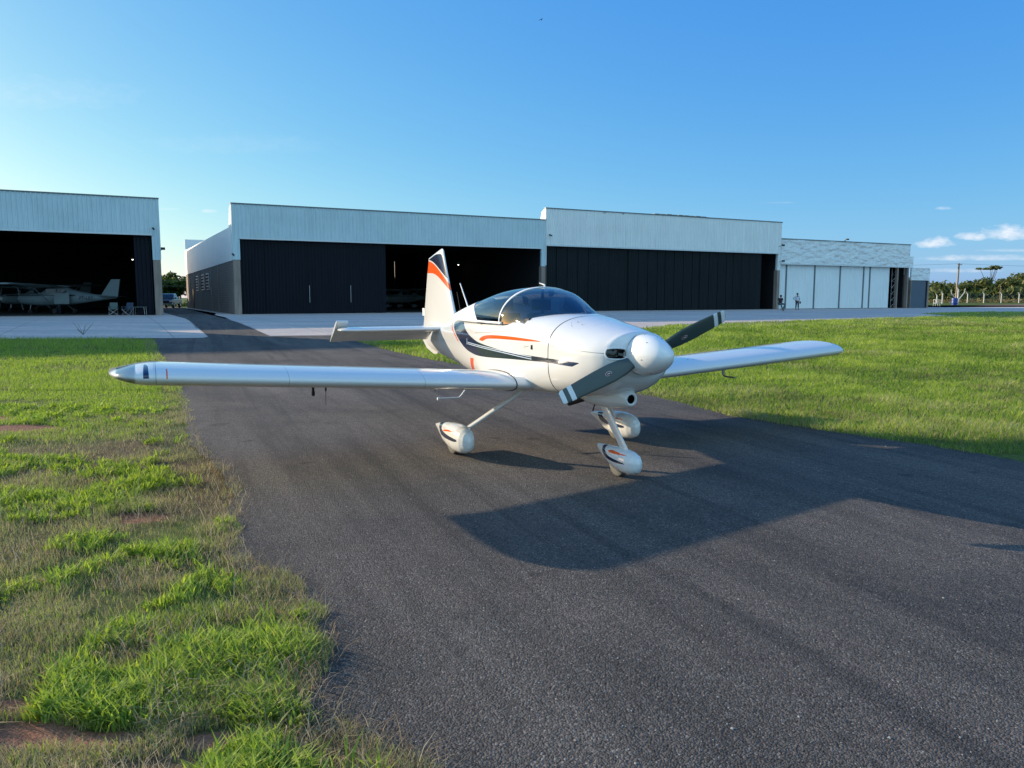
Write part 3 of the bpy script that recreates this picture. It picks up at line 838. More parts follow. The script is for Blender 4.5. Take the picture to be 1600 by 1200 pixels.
# raised lips round the inlets
for s_ in (1, -1):
    b = MB(); pts = []
    for k in range(33):
        t = 2 * math.pi * k / 32
        cy = .262 + np.clip(math.cos(t) * 2, -1, 1) * .050 + math.cos(t) * .037; cz = 1.203 + math.sin(t) * .050
        # find the cowl surface in x for this y, z
        dd = np.hypot(vs[:, 1] - cy, vs[:, 2] - cz) + np.where(vs[:, 0] < .8, 9, 0)
        pts.append((vs[np.argmin(dd), 0] + .002, cy * s_, cz))
    b.path(pts, .007, 8); ACB('inlet_lip', b, M['white'])

# chin scoop with its round intake, exhausts, drain pipes
st = [(.830, .060, .702, .822), (.815, .066, .694, .828), (.78, .078, .686, .870), (.70, .105, .672, .92), (.58, .125, .652, .90), (.42, .155, .640, .92), (.26, .165, .640, .90), (.10, .150, .655, .86), (-.04, .11, .675, .80), (-.16, .04, .70, .76)]
vs = []; n = 40
for i, (x, hw, zb, zt) in enumerate(st):
    t = np.linspace(0, 2 * math.pi, n, endpoint=False); k = 2.0 + .3 * min(1, i / 4)
    vs.append(np.stack([np.full(n, x), hw * np.sign(np.cos(t)) * np.abs(np.cos(t)) ** (2 / k), (zb + zt) / 2 + (zt - zb) / 2 * np.sign(np.sin(t)) * np.abs(np.sin(t)) ** (2 / k)], -1))
# inner throat
inner = []
for (x, r) in ((.828, .044), (.80, .040), (.72, .036)):
    t = np.linspace(0, 2 * math.pi, n, endpoint=False)
    inner.append(np.stack([np.full(n, x), r * np.cos(t), .762 + r * np.sin(t)], -1))
allv = np.array(inner[::-1] + vs).reshape(-1, 3)
at = {'dark': np.where(np.arange(len(allv)) < 2 * n + 1, 1.0, -1.0)}
f = grid_faces(len(allv) // n, n)
f = np.vstack([f])
AC('air_scoop', allv, f, M['paint'], attrs=at)
b = MB(); b.lathe([(.715, .002), (.716, .036)], 'X', (0, 0, .762), 24); ACB('scoop_throat', b, M['dark'])
b = MB(); b.tube((.12, .10, .69), (-.10, .14, .62), .028, .028, 14); ACB('exhaust_pipe', b, M['black'])
b = MB(); b.tube((.12, -.10, .69), (-.10, -.14, .62), .028, .028, 14); ACB('exhaust_pipe', b, M['black'])
b = MB(); b.tube((.26, .05, .66), (.24, .06, .58), .007, .007, 8); ACB('drain_pipe', b, M['black'])
b = MB(); b.path([(.20, .30, .75), (.19, .31, .70), (.165, .315, .69)], .008, 8); ACB('drain_pipe', b, M['steel'])

# spinner and propeller
pr = [(.992, .176), (1.00, .184), (1.03, .185), (1.08, .183), (1.13, .176), (1.18, .165), (1.23, .149), (1.28, .127), (1.32, .104), (1.35, .080), (1.375, .052), (1.388, .028), (1.393, .004)]
b = MB(); b.lathe(pr, 'X', (0, 0, 1.190), 56); spn = ACB('spinner', b, M['spinner'], auto=50)
b = MB(); b.lathe([(.985, .17), (.986, .1875), (.996, .1875), (.997, .17)], 'X', (0, 0, 1.190), 56); ACB('spinner_backplate', b, M['steel'])
for k in range(6):
    t = 2 * math.pi * (k + .35) / 6
    b = MB(); b.lathe([(-.002, .004), (.002, .0035)], 'Z', (1.06, .1845 * math.cos(t), 1.19 + .1845 * math.sin(t)), 8); ACB('spinner_screw', b, M['line'], spn)
    b = MB(); b.lathe([(-.003, .005), (.003, .0045)], 'Z', (1.20, .159 * math.cos(t + .5), 1.19 + .159 * math.sin(t + .5)), 8); ACB('spinner_screw', b, M['line'], spn)
def blade(ang):
    e = np.array([0, math.cos(ang), math.sin(ang)]); tau = np.array([0, e[2], -e[1]]); fx = np.array([1., 0, 0])
    rs = np.concatenate([np.linspace(.10, .92, 83), [.925, .93, .934, .937, .939]])
    ch = np.interp(rs, [.10, .18, .28, .40, .55, .70, .86, .92, .932, .939], [.085, .115, .150, .165, .160, .146, .128, .118, .098, .060])
    tw = np.radians(np.interp(rs, [.1, .2, .35, .5, .7, .92], [42, 34, 25, 19, 15, 12]))
    tk = np.interp(rs, [.10, .2, .4, .7, .92], [.055, .036, .022, .013, .006])
    m = 28; vs = []; band = []
    for r, c, a, t in zip(rs, ch, tw, tk):
        for i in range(m):
            q = 2 * math.pi * i / m
            u_ = math.cos(q) * c / 2; w_ = math.sin(q) * t / 2 * (1.25 if math.sin(q) > 0 else .5) * (1 - .35 * math.cos(q) * -1)
            cd = tau * math.cos(a) + fx * math.sin(a); nn = fx * math.cos(a) - tau * math.sin(a)
            vs.append(np.array([1.055, 0, 1.19]) + e * r + cd * u_ + nn * w_); band.append(max(.0225 - abs(r - .9125), .0235 - abs(r - .822)))
    n_ = len(rs); f = list(map(tuple, grid_faces(n_, m))) + [tuple(range((n_ - 1) * m, n_ * m))]
    o = AC('propeller_blade', vs, f, M['prop'], attrs={'band': band}, auto=60)
    # oval maker's mark
    r = .43; a = math.radians(21.8); cd = tau * math.cos(a) + fx * math.sin(a); nn = fx * math.cos(a) - tau * math.sin(a)
    base = np.array([1.055, 0, 1.19]) + e * r + cd * -.004
    def oval(ra, rb, off, mat, nm, skew=0.0):
        b = MB(); n = 28; p = []
        for i in range(n):
            t = 2 * math.pi * i / n; uu = math.cos(t) * ra; ww = math.sin(t) * rb
            p.append(base + e * uu + cd * ww + nn * (.0136 - .55 * (ww + .004) ** 2 / .0775 ** 2 * .022 + off))
        b.add(p, [tuple(range(n))]); ACB(nm, b, mat, o)
    oval(.034, .0185, .0010, M['white'], 'maker_mark'); oval(.031, .0160, .0018, M['red'], 'maker_mark'); oval(.029, .0135, .0026, M['black'], 'maker_mark')
    oval(.021, .0030, .0034, M['white'], 'maker_mark')
    return o
PA = math.radians(158.4)
blade(PA - math.pi); blade(PA)

# wings ------------------------------------------------------------
def airfoil(n=48, t=.15, camber=.022):
    """closed loop from the trailing edge over the top to the nose and back below, x 0 nose .. 1 tail"""
    b = np.linspace(0, math.pi, n); x = .5 * (1 + np.cos(b))
    yt = t / .2 * (.2969 * np.sqrt(x) - .1260 * x - .3516 * x**2 + .2843 * x**3 - .1036 * x**4)
    yc = camber * 4 * x * (1 - x)
    up = np.stack([x, yc + yt], -1); lo = np.stack([x[::-1], (yc - yt)[::-1]], -1)
    return np.vstack([up, lo[1:-1]])
AF = airfoil(60, .145, .018)
WLE, WCH = -.30, 1.35
def wing_z(Y): return .802 + (Y - .6) * .0637
def wing_part(s, Ys, fn, name, mat, parent=plane, attr=True, off=0.0, cap=True):
    vs = []
    for Y in Ys:
        le, c, tk, zz = fn(Y)
        inc = math.radians(1.2)
        for (u, w) in AF:
            xx = le - u * c; z = zz + w * c * tk + (.25 - u) * c * math.sin(inc)
            vs.append((xx, Y * s * (1 if s > 0 or Y < .7 else 1 - .032 * min(1, (Y - .7) / 3)), z))
    vs = np.array(vs); n = len(AF)
    f = list(map(tuple, grid_faces(len(Ys), n)))
    if cap: f += [tuple(range(n)), tuple(range((len(Ys) - 1) * n, len(Ys) * n))]
    a = None
    if attr:
        x, y, z = vs[:, 0], np.abs(vs[:, 1]), vs[:, 2]
        sm = np.full(len(vs), -1.0)
        for yy_ in (3.985,): sm = np.maximum(sm, .0035 - np.abs(y - yy_))
        for yy_ in (1.62, 2.05, .93, 2.9, 3.4): sm = np.maximum(sm, .0018 - np.abs(y - yy_))
        nv = sdist(y, x, [(4.035, -.22), (4.085, -.22), (4.075, -.62), (4.045, -.50)]) if s > 0 else sdist(y, x, [(4.12, -.30), (4.165, -.30), (4.16, -.85), (4.13, -.6)])
        og = np.where((x > -.42) & (z > wing_z(y) + .0), .006 - np.abs(y - 3.90), -1) if s > 0 else np.full(len(vs), -1.0)
        fuel = .008 - np.abs(np.hypot(y - 1.72, (x + .52)) - .035)
        a = {'seam': np.maximum(sm, np.where(z > wing_z(y), fuel, -1)), 'navy': np.where(z > wing_z(y) - .0, nv, -1), 'orange': og}
    return AC(name, vs, f, mat, parent, True, a, 50)
def mainfn(Y): return WLE, WCH, 1.0, wing_z(Y)
def tipfn(Y):
    q = min(1, max(0, (Y - 4.0) / .37)); k = math.sqrt(max(0, 1 - q * q))
    le = WLE - .72 * (1 - k) ** 1.0 ; te = WLE - WCH - .06 * q
    return le, le - te, (1.0 - .55 * q ** 1.8) * (WCH / (le - te)) * (.25 + .75 * k), wing_z(Y) - .015 * q
for s_ in (1, -1):
    wng = wing_part(s_, np.unique(np.concatenate([np.linspace(.30, 3.86, 90), np.linspace(3.86, 3.999, 24)])), mainfn, 'wing', M['paint'])
    tip = wing_part(s_, np.concatenate([4.0 + .37 * np.sin(np.linspace(0, math.pi / 2 * .985, 44))]), tipfn, 'wing_tip', M['paint'], wng)
    # clear lens over the tip light
    Ys = np.linspace(4.145, 4.300, 14); vs = []
    sel = [i for i, (u, w) in enumerate(AF) if u < .30]
    for Y in Ys:
        le, c, tk, zz = tipfn(Y)
        for i in sel:
            u, w = AF[i]; vs.append((le - u * c + .004, (Y + .003) * s_ * (1 if s_ > 0 else .968), zz + (w * c * tk) * 1.02 + (.25 - u) * c * math.sin(.021)))
    AC('light_lens', vs, grid_faces(len(Ys), len(sel), False), M['lens'], wng)
    b = MB(); b.lathe([(-.02, .03), (.02, .034)], 'X', (-.60, 4.20 * s_ * (1 if s_ > 0 else .968), wing_z(4.2)), 16); ACB('nav_light', b, M['steel'], wng)
    # root fairing seam
    b = MB(); k = [i for i, (u, w) in enumerate(AF) if u < .75]
    pts = [(WLE - AF[i][0] * WCH + .003, (.640) * s_, wing_z(.64) + AF[i][1] * WCH * 1.02 + (.25 - AF[i][0]) * WCH * .021) for i in k]
    b.path(pts, .006, 6); ACB('root_seal', b, M['black'], wng)
    # aileron and flap gap
    b = MB(); b.box(-1.66, -1.40, (2.35 if s_ > 0 else -3.95), (3.95 if s_ > 0 else -2.35), wing_z(2.4) - .02, wing_z(2.4) - .018)
# under-wing fittings: tie-down rings on the right wing, pitot probe and ring on the left
b = MB(); b.tube((-.70, 2.62, .86), (-.70, 2.62, .80), .012, .012, 8); b.tube((-.70, 2.62, .80), (-.70, 2.62, .76), .017, .014, 8); ACB('tie_down_ring', b, M['black'])
b = MB(); b.tube((-.70, 2.50, .85), (-.70, 2.50, .80), .009, .009, 8); b.tube((-.70, 2.50, .80), (-.71, 2.50, .66), .0025, .0025, 6); ACB('tie_down_cord', b, M['black'])
b = MB(); b.tube((-.62, -2.30, .87), (-.62, -2.30, .76), .016, .013, 10, 1.6); b.path([(-.62, -2.30, .76), (-.60, -2.31, .745), (-.44, -2.33, .742)], .010, 8); ACB('pitot_probe', b, M['steel'])
b = MB()
pts = [(-.78 + .022 * math.cos(t), -2.86, .86 + .022 * math.sin(t)) for t in np.linspace(0, 2 * math.pi, 13)]; b.path(pts, .005, 6); ACB('tie_down_ring', b, M['steel'])
for yy_ in (1.35,):
    b = MB(); b.lathe([(-.03, .008), (.0, .012)], 'Z', (-.8, yy_, .76), 8); ACB('fuel_drain', b, M['steel'])

# tail --------------------------------------------------------------
AT = airfoil(40, .085, 0)
def lift(name, secs, mat, parent=plane, attrs=None, af=AT):
    """secs: (position of nose, position of tail, thickness ratio, thickness direction)"""
    vs = []
    for (a, b_, tk, nd) in secs:
        a, b_, nd = np.array(a, float), np.array(b_, float), np.array(nd, float); c = np.linalg.norm(b_ - a)
        for (u, w) in af: vs.append(a + (b_ - a) * u + nd * w * c * tk)
    n = len(af); k = len(secs)
    f = list(map(tuple, grid_faces(k, n))) + [tuple(range(n)), tuple(range((k - 1) * n, k * n))]
    vs = np.array(vs)
    return AC(name, vs, f, mat, parent, True, attrs(vs) if attrs else None, 50)
def half(af, lo, hi):
    """cut an airfoil loop at chord fractions"""
    q = np.array([(min(max(u, lo), hi), w) for u, w in af]); 
    return np.array([((u - lo) / (hi - lo), w / (hi - lo)) for u, w in q])
LEs = -4.08; HG = -4.47; ZS = 1.237
for s_ in (1, -1):
    secs = []
    for Y in list(np.linspace(.02, 1.40, 8)) + [1.47, 1.52, 1.55, 1.57, 1.578]:
        q = max(0, (Y - 1.40) / .178); k = math.sqrt(max(0, 1 - q * q))
        le = LEs - .12 * (1 - k); te = -4.83 if Y <= 1.405 else -4.83
        secs.append(((le, Y * s_, ZS), (te, Y * s_, ZS), 1.0 * (.2 + .8 * k), (0, 0, 1)))
    AF2 = np.array([(u, w) if u <= .52 else (.52 + (u - .52) * .02, w * .9) for u, w in airfoil(60, .115, 0)])
    lift('horizontal_stabilizer', secs, M['paint'], af=AF2)
    # elevator hanging trailing edge down, horn standing up
    a = math.radians(33); ca, sa = math.cos(a), math.sin(a)
    def rot(dx, dz): return (HG + dx * ca - dz * sa * -1 * -1, 0, ZS + dx * sa + dz * ca)
    vs = []; f = []
    def outline(h0, Y): return [(HG + dx * ca - dz * sa, Y * s_, ZS + dx * sa + dz * ca) for dx, dz in h0]
    prof = [(-.345, .0), (-.33, .006), (-.02, .035), (.02, .030), (.035, 0), (.02, -.030), (-.02, -.035), (-.33, -.006)]
    k = len(prof); Yl = [.10, .6, 1.1, 1.44]
    for Y in Yl: vs += outline(prof, Y)
    f += [(j * k + i, j * k + (i + 1) % k, (j + 1) * k + (i + 1) % k, (j + 1) * k + i) for j in range(len(Yl) - 1) for i in range(k)] + [tuple(range(k)), tuple(range((len(Yl) - 1) * k, len(Yl) * k))]
    el = AC('elevator', vs, f, M['paint'], auto=35)
    horn = [(-.36, .0), (-.34, .006), (-.02, .034), (.15, .030), (.215, .022), (.235, 0), (.215, -.022), (.15, -.030), (-.02, -.034), (-.34, -.006)]
    k = len(horn); vs = []
    for Y, sc in ((1.442, 1), (1.58, 1), (1.60, .93), (1.608, .8)): vs += outline([(dx, dz * sc) for dx, dz in horn], Y)
    f = [(j * k + i, j * k + (i + 1) % k, (j + 1) * k + (i + 1) % k, (j + 1) * k + i) for j in range(3) for i in range(k)] + [tuple(range(k)), tuple(range(3 * k, 4 * k))]
    AC('elevator_horn', vs, f, M['paint'], el, auto=35)
    b = MB(); b.tube((HG + .10, 1.36 * s_, ZS - .05), (HG - .02, 1.36 * s_, ZS - .06), .012, .012, 8, 1.5); ACB('hinge_fairing', b, M['white'], el)

def fin_attrs(vs):
    x, z = vs[:, 0], vs[:, 2]
    lo = smoothline([(-5.3, 2.09), (-4.92, 2.082), (-4.632, 2.070), (-4.398, 2.024), (-4.173, 1.938), (-4.009, 1.855), (-3.85, 1.765)])
    up = smoothline([(-5.3, 2.30), (-4.90, 2.271), (-4.656, 2.231), (-4.451, 2.165), (-4.225, 2.062), (-4.034, 1.950), (-3.86, 1.825)])
    na = smoothline([(-4.885, 2.292), (-4.70, 2.325), (-4.50, 2.352), (-4.30, 2.352), (-4.235, 2.325), (-4.185, 2.26), (-4.05, 2.03), (-4.03, 1.985), (-4.20, 2.073), (-4.40, 2.165), (-4.62, 2.243), (-4.80, 2.278)], True, 4)
    return {'orange': sdist(x, z, lo + up[::-1]), 'navy': sdist(x, z, na), 'seam': np.maximum(ldist(x, z, [(-4.62, 2.3), (-4.73, 1.25)], .002), .006 - np.abs(np.hypot(x + 4.66, z - 1.53) - .0))}
secs = []
for q in np.concatenate([np.linspace(0, .96, 110), np.linspace(.962, 1, 12)]):
    z = 1.20 + (2.36 - 1.20) * q
    le = -3.585 - (z - 1.20) * .545; te = -5.205 + (z - 1.20) * .27
    secs.append([le, te, z])
vs = []
n = len(AT)
for i, (le, te, z) in enumerate(secs):
    q = i / (len(secs) - 1); rnd = math.sqrt(max(.02, 1 - max(0, (q - .93) / .07) ** 2)) if q > .93 else 1
    for (u, w) in AT:
        # the cap rises towards the nose
        slope = .085 * (1 - u) * max(0, (z - 1.9) / .46) ** 2 - .05 * u * max(0, (z - 1.9) / .46) ** 2 - .035 * max(0, 1 - u / .12) ** 2 * max(0, (z - 1.9) / .46) ** 3
        vs.append((le + (te - le) * u, w * (le - te) * 1.0 * rnd * .9, z + slope))
vs = np.array(vs); k = len(secs)
f = list(map(tuple, grid_faces(k, n))) + [tuple(range(n)), tuple(range((k - 1) * n, k * n))]
fin = AC('vertical_fin', vs, f, M['paint'], attrs=fin_attrs(vs), auto=60)
# lower rudder fairing and trim tab
b = MB()
pf = [(-4.52, 1.20), (-5.20, 1.20), (-5.24, 1.06), (-5.21, 1.01), (-4.95, .90), (-4.62, .828), (-4.45, .842), (-4.50, 1.0)]
k = len(pf); vs = [(x, .030 if i not in (1, 2, 3) else .006, z) for i, (x, z) in enumerate(pf)] + [(x, -.030 if i not in (1, 2, 3) else -.006, z) for i, (x, z) in enumerate(pf)]
b.add(vs, [tuple(range(k)), tuple(range(2 * k - 1, k - 1, -1))] + [(i, (i + 1) % k, k + (i + 1) % k, k + i) for i in range(k)])
ACB('rudder_fairing', b, M['paint'], fin)
b = MB(); b.box(-5.235, -5.135, -.012, .002, 1.41, 1.53); ACB('trim_tab', b, M['white'], fin)
# dorsal root fillet of the fin
b = MB()
b.lathe([(-4.9, .02), (-4.6, .055), (-4.3, .075), (-4.0, .06), (-3.7, .03), (-3.5, .01)], 'X', (0, 0, 1.275), 16); ACB('fin_fillet', b, M['paint'])
# aerials
b = MB(); b.tube((-3.09, .03, 1.49), (-3.46, .03, 1.90), .011, .006, 10); ACB('whip_antenna', b, M['white'])
b = MB(); b.tube((-3.55, -.02, 1.44), (-3.72, -.02, 1.78), .004, .003, 8); ACB('whip_antenna', b, M['black'])
b = MB(); b.tube((-.93, 0, 1.815), (-.93, 0, 1.845), .010, .008, 10); b.tube((-.93, .0, 1.842), (-1.02, .02, 1.862), .008, .005, 8); ACB('canopy_antenna', b, M['white'])

# canopy --------------------------------------------------------------
CX = [.26, .12, .0, -.15, -.35, -.60, -.90, -1.25, -1.60, -2.0, -2.4, -2.75, -3.0]
CT = [1.43, 1.476, 1.530, 1.603, 1.689, 1.772, 1.811, 1.813, 1.790, 1.735, 1.665, 1.603, 1.55]
CW = [.30, .38, .44, .475, .505, .522, .532, .530, .512, .470, .412, .36, .32]
def interp(x, ys): return float(np.interp(-x, [-c for c in CX], ys))
_cx = np.array(CX[::-1])
def cr(x, ys):
    xs = _cx; v = np.array(ys[::-1]); i = int(np.clip(np.searchsorted(xs, x) - 1, 0, len(xs) - 2)); h = xs[i + 1] - xs[i]; t = (x - xs[i]) / h
    def tn(k): return (v[min(k + 1, len(v) - 1)] - v[max(k - 1, 0)]) / (xs[min(k + 1, len(v) - 1)] - xs[max(k - 1, 0)])
    return (2*t**3-3*t**2+1)*v[i] + (t**3-2*t**2+t)*tn(i)*h + (-2*t**3+3*t**2)*v[i+1] + (t**3-t**2)*tn(i+1)*h
ZB = 1.405
def can(x, th, off=0.0):
    """th 0 right sill .. pi left sill"""
    zt, w = cr(x, CT) + off, cr(x, CW) + off
    k = 2.15; c, s = math.cos(th), math.sin(th)
    yv = w * math.copysign(abs(c) ** (2 / k), c); fade = min(1, max(0, (x + 1.0) / .8))
    return (x - .58 * fade * (yv / .5) ** 2, yv, ZB + (zt - ZB) * abs(s) ** (2 / k))
ths = np.linspace(0, math.pi, 73)
def xb(th): return -1.68 - .80 * math.sin(th) ** 1.3          # rear edge of the glass
def shell(name, x0f, x1f, n, mat, off=0.0, parent=plane, solid=None):
    vs = []
    for i in range(n):
        for th in ths:
            a, b_ = x0f(th), x1f(th); vs.append(can(a + (b_ - a) * i / (n - 1), th, off))
    o = AC(name, vs, grid_faces(n, len(ths), False), mat, parent)
    if solid:
        m_ = o.modifiers.new('thickness', 'SOLIDIFY'); m_.thickness = solid; m_.offset = 0
    return o
cano = shell('canopy', lambda t: .25, lambda t: xb(t), 60, M['canopy'])
shell('roll_bar', lambda t: -.885, lambda t: -.965, 4, M['white'], .004, cano, .008)
shell('turtledeck', lambda t: xb(t) + .012, lambda t: -2.98, 24, M['white'], .0035, plane, .004)
for s_ in (1, -1):
    b = MB(); pts = [(x, s_ * (cr(x, CW) + .002), 1.424) for x in np.linspace(-.93, -1.69, 12)]; b.path(pts, .013, 8); ACB('canopy_rail', b, M['white'], cano)
# windscreen skirt
# cockpit: glareshield, instrument panel, seats, sticks
b = MB()
pf = [(-.40, 1.40), (-.44, 1.485), (-.54, 1.475), (-.55, 1.15), (-.40, 1.10)]
k = len(pf); b.add([(x, .44, z) for x, z in pf] + [(x, -.44, z) for x, z in pf], [tuple(range(k)), tuple(range(2 * k - 1, k - 1, -1))] + [(i, (i + 1) % k, k + (i + 1) % k, k + i) for i in range(k)])
ACB('instrument_panel', b, M['interior'])
for s_ in (1, -1):
    b = MB(); b.box(-1.28, -.86, .06 if s_ > 0 else -.44, .44 if s_ > 0 else -.06, .88, 1.02)
    vs = [(-1.22, 1.0), (-1.34, 1.0), (-1.52, 1.50), (-1.42, 1.52)]
    ya, yb = (.07, .43) if s_ > 0 else (-.43, -.07)
    b.add([(x, ya, z) for x, z in vs] + [(x, yb, z) for x, z in vs], [(0, 1, 2, 3), (7, 6, 5, 4), (0, 4, 5, 1), (1, 5, 6, 2), (2, 6, 7, 3), (3, 7, 4, 0)])
    b.box(-1.53, -1.46, (ya + yb) / 2 - .11, (ya + yb) / 2 + .11, 1.55, 1.68)
    st_ = ACB('seat', b, M['seat'])
b = MB(); b.box(-2.3, -1.66, -.34, .34, 1.46, 1.50); b.box(-1.665, -1.655, -.47, .47, .9, 1.42); ACB('baggage_shelf', b, M['interior'])
b = MB(); b.tube((-.98, 0, 1.45), (-.98, 0, 1.80), .018, .018, 8); ACB('roll_bar_post', b, M['interior'])
b = MB(); b.tube((-.42, .36, 1.50), (-.85, .46, 1.46), .005, .005, 6); ACB('canopy_strut', b, M['steel'])
# small fittings on the right side
b = MB(); b.tube((-.185, .530, 1.225), (-.185, .534, 1.18), .011, .011, 8); ACB('door_latch', b, M['black'])
b = MB(); b.box(-.36, -.30, halfwidth(-.33, 1.20), halfwidth(-.33, 1.20) + .002, 1.185, 1.188); b.box(-.36, -.25, halfwidth(-.33, 1.20), halfwidth(-.33, 1.20) + .002, 1.204, 1.207); ACB('placard', b, M['black'])
b = MB(); b.lathe([(0, .006), (.004, .004)], 'Z', (.27, .26, 1.465), 8); b.lathe([(0, .006), (.004, .004)], 'Z', (.37, .27, 1.445), 8); ACB('cowl_fastener', b, M['black'])
# boarding step
b = MB(); b.path([(-1.80, .50, .74), (-1.83, .66, .52), (-1.84, .68, .50)], .013, 8); b.path([(-1.84, .68, .50), (-1.86, .93, .50)], .012, 8); b.lathe([(-.012, .018), (.012, .018)], 'Y', (-1.86, .94, .50), 10); ACB('boarding_step', b, M['white'])
for s_ in (1, -1):
    b = MB(); b.path([(-1.0, .2 * s_, .70), (-1.02, .2 * s_, .64)], .006, 6); ACB('fuel_vent', b, M['steel'])

# landing gear ----------------------------------------------------------
def pant(name, cx, cy, nose=False):
    """streamlined wheel fairing: x from tail to nose"""
    if not nose:
        t = [(-.62, .01, .235, .010), (-.50, .032, .228, .045), (-.36, .062, .216, .080), (-.20, .092, .204, .118), (-.02, .112, .198, .143), (.12, .118, .195, .152), (.24, .112, .193, .146), (.33, .094, .191, .128), (.39, .068, .190, .100), (.42, .038, .189, .062), (.432, .008, .188, .018)]
    else:
        t = [(-.405, .010, .227, .027), (-.352, .028, .220, .038), (-.246, .056, .204, .063), (-.106, .084, .184, .090), (.02, .098, .172, .107), (.12, .100, .166, .112), (.20, .092, .163, .107), (.26, .074, .161, .092), (.30, .048, .160, .068), (.32, .018, .159, .034)]
    T = np.array(t); n = 64; xs = np.linspace(T[0, 0], T[-1, 0], 90)
    # denser near the nose
    xs = T[0, 0] + (T[-1, 0] - T[0, 0]) * np.sin(np.linspace(0, math.pi / 2, 100)) ** .9
    vs = []; loc = []
    for x in xs:
        hw = np.interp(x, T[:, 0], T[:, 1]); zc = np.interp(x, T[:, 0], T[:, 2]); hh = np.interp(x, T[:, 0], T[:, 3])
        for i in range(n):
            q = 2 * math.pi * i / n; k = 2.25
            yy_ = hw * math.copysign(abs(math.cos(q)) ** (2 / k), math.cos(q)); zz = hh * math.copysign(abs(math.sin(q)) ** (2 / k), math.sin(q))
            vs.append((cx + x, cy + yy_, zc + zz)); loc.append((x, zc + zz))
    loc = np.array(loc)
    if not nose:
        nav = smoothline([(-.62, .30), (-.42, .285), (-.355, .250), (-.256, .200), (-.124, .180), (.095, .178), (.24, .180), (.30, .190)]) + smoothline([(.325, .204), (.290, .208), (.20, .217), (.022, .225), (-.15, .240), (-.223, .268), (-.26, .31), (-.40, .36)])
        org = smoothline([(-.15, .238), (-.084, .261), (.075, .281), (.227, .284), (.30, .280)]) + smoothline([(.234, .276), (.068, .263), (-.097, .241)])
    else:
        nav = smoothline([(-.30, .30), (-.262, .27), (-.241, .24), (-.218, .201), (-.141, .167), (-.017, .155), (.106, .154), (.205, .161)]) + smoothline([(.24, .173), (.183, .175), (.06, .182), (-.058, .190), (-.141, .216), (-.182, .251), (-.20, .30)])
        org = smoothline([(-.109, .234), (-.049, .252), (.074, .251), (.179, .245), (.235, .239)]) + smoothline([(.156, .235), (.037, .229), (-.058, .222)])
    at = {'navy': sdist(loc[:, 0], loc[:, 1], nav), 'orange': sdist(loc[:, 0], loc[:, 1], org)}
    sm = np.full(len(loc), -1.0)
    for (a, b_) in ((-.05, .13), (.10, .12), (-.15, .29), (-.12, .13)): sm = np.maximum(sm, .006 - np.hypot(loc[:, 0] - a, loc[:, 1] - b_))
    sm = np.maximum(sm, .0018 - np.abs(loc[:, 0] + .10))
    at['seam'] = sm
    fc_ = list(map(tuple, grid_faces(len(xs), n))) + [tuple(range(n)), tuple(range((len(xs) - 1) * n, len(xs) * n))]
    return AC(name, vs, fc_, M['paint'], attrs=at)
def wheel(cx, cy, r, w):
    b = MB(); b.lathe([(-w, r * .55), (-w, r * .80), (-w * .8, r * .95), (-w * .3, r), (w * .3, r), (w * .8, r * .95), (w, r * .80), (w, r * .55)], 'Y', (cx, cy, r), 36)
    o = ACB('wheel', b, M['tyregrey']); b = MB(); b.lathe([(-w * 1.02, r * .2), (-w * .9, r * .54), (w * .9, r * .54), (w * 1.02, r * .2)], 'Y', (cx, cy, r), 20); ACB('wheel_rim', b, M['steel'], o)
def fairleg(p, q, c, t, name='gear_leg'):
    """streamlined leg: chord along X"""
    p, q = np.array(p, float), np.array(q, float); secs = []
    a = airfoil(24, .30, 0)
    d = (q - p) / np.linalg.norm(q - p); ch = np.array([-1., 0, 0]); ch -= d * (ch @ d); ch /= np.linalg.norm(ch); nn = np.cross(d, ch)
    secs = [(p + (q - p) * k - ch * c[0] * .4 * 1.0, p + (q - p) * k + ch * (c[0] + (c[1] - c[0]) * k) * .6, t, nn) for k in (0, .33, .66, 1)]
    lift(name, secs, M['paint'], af=a)
for s_ in (1, -1):
    pant('wheel_fairing', -1.02, 1.045 * s_)
    wheel(-1.02, 1.045 * s_, .165, .055)
    fairleg((-.47, .44 * s_, .76), (-.98, .985 * s_, .24), (.10, .095), 1.15)
pant('nose_wheel_fairing', .65, 0, True)
wheel(.64, 0, .135, .045)
fairleg((.30, 0, .70), (.76, 0, .24), (.115, .085), .75, 'nose_gear_leg')
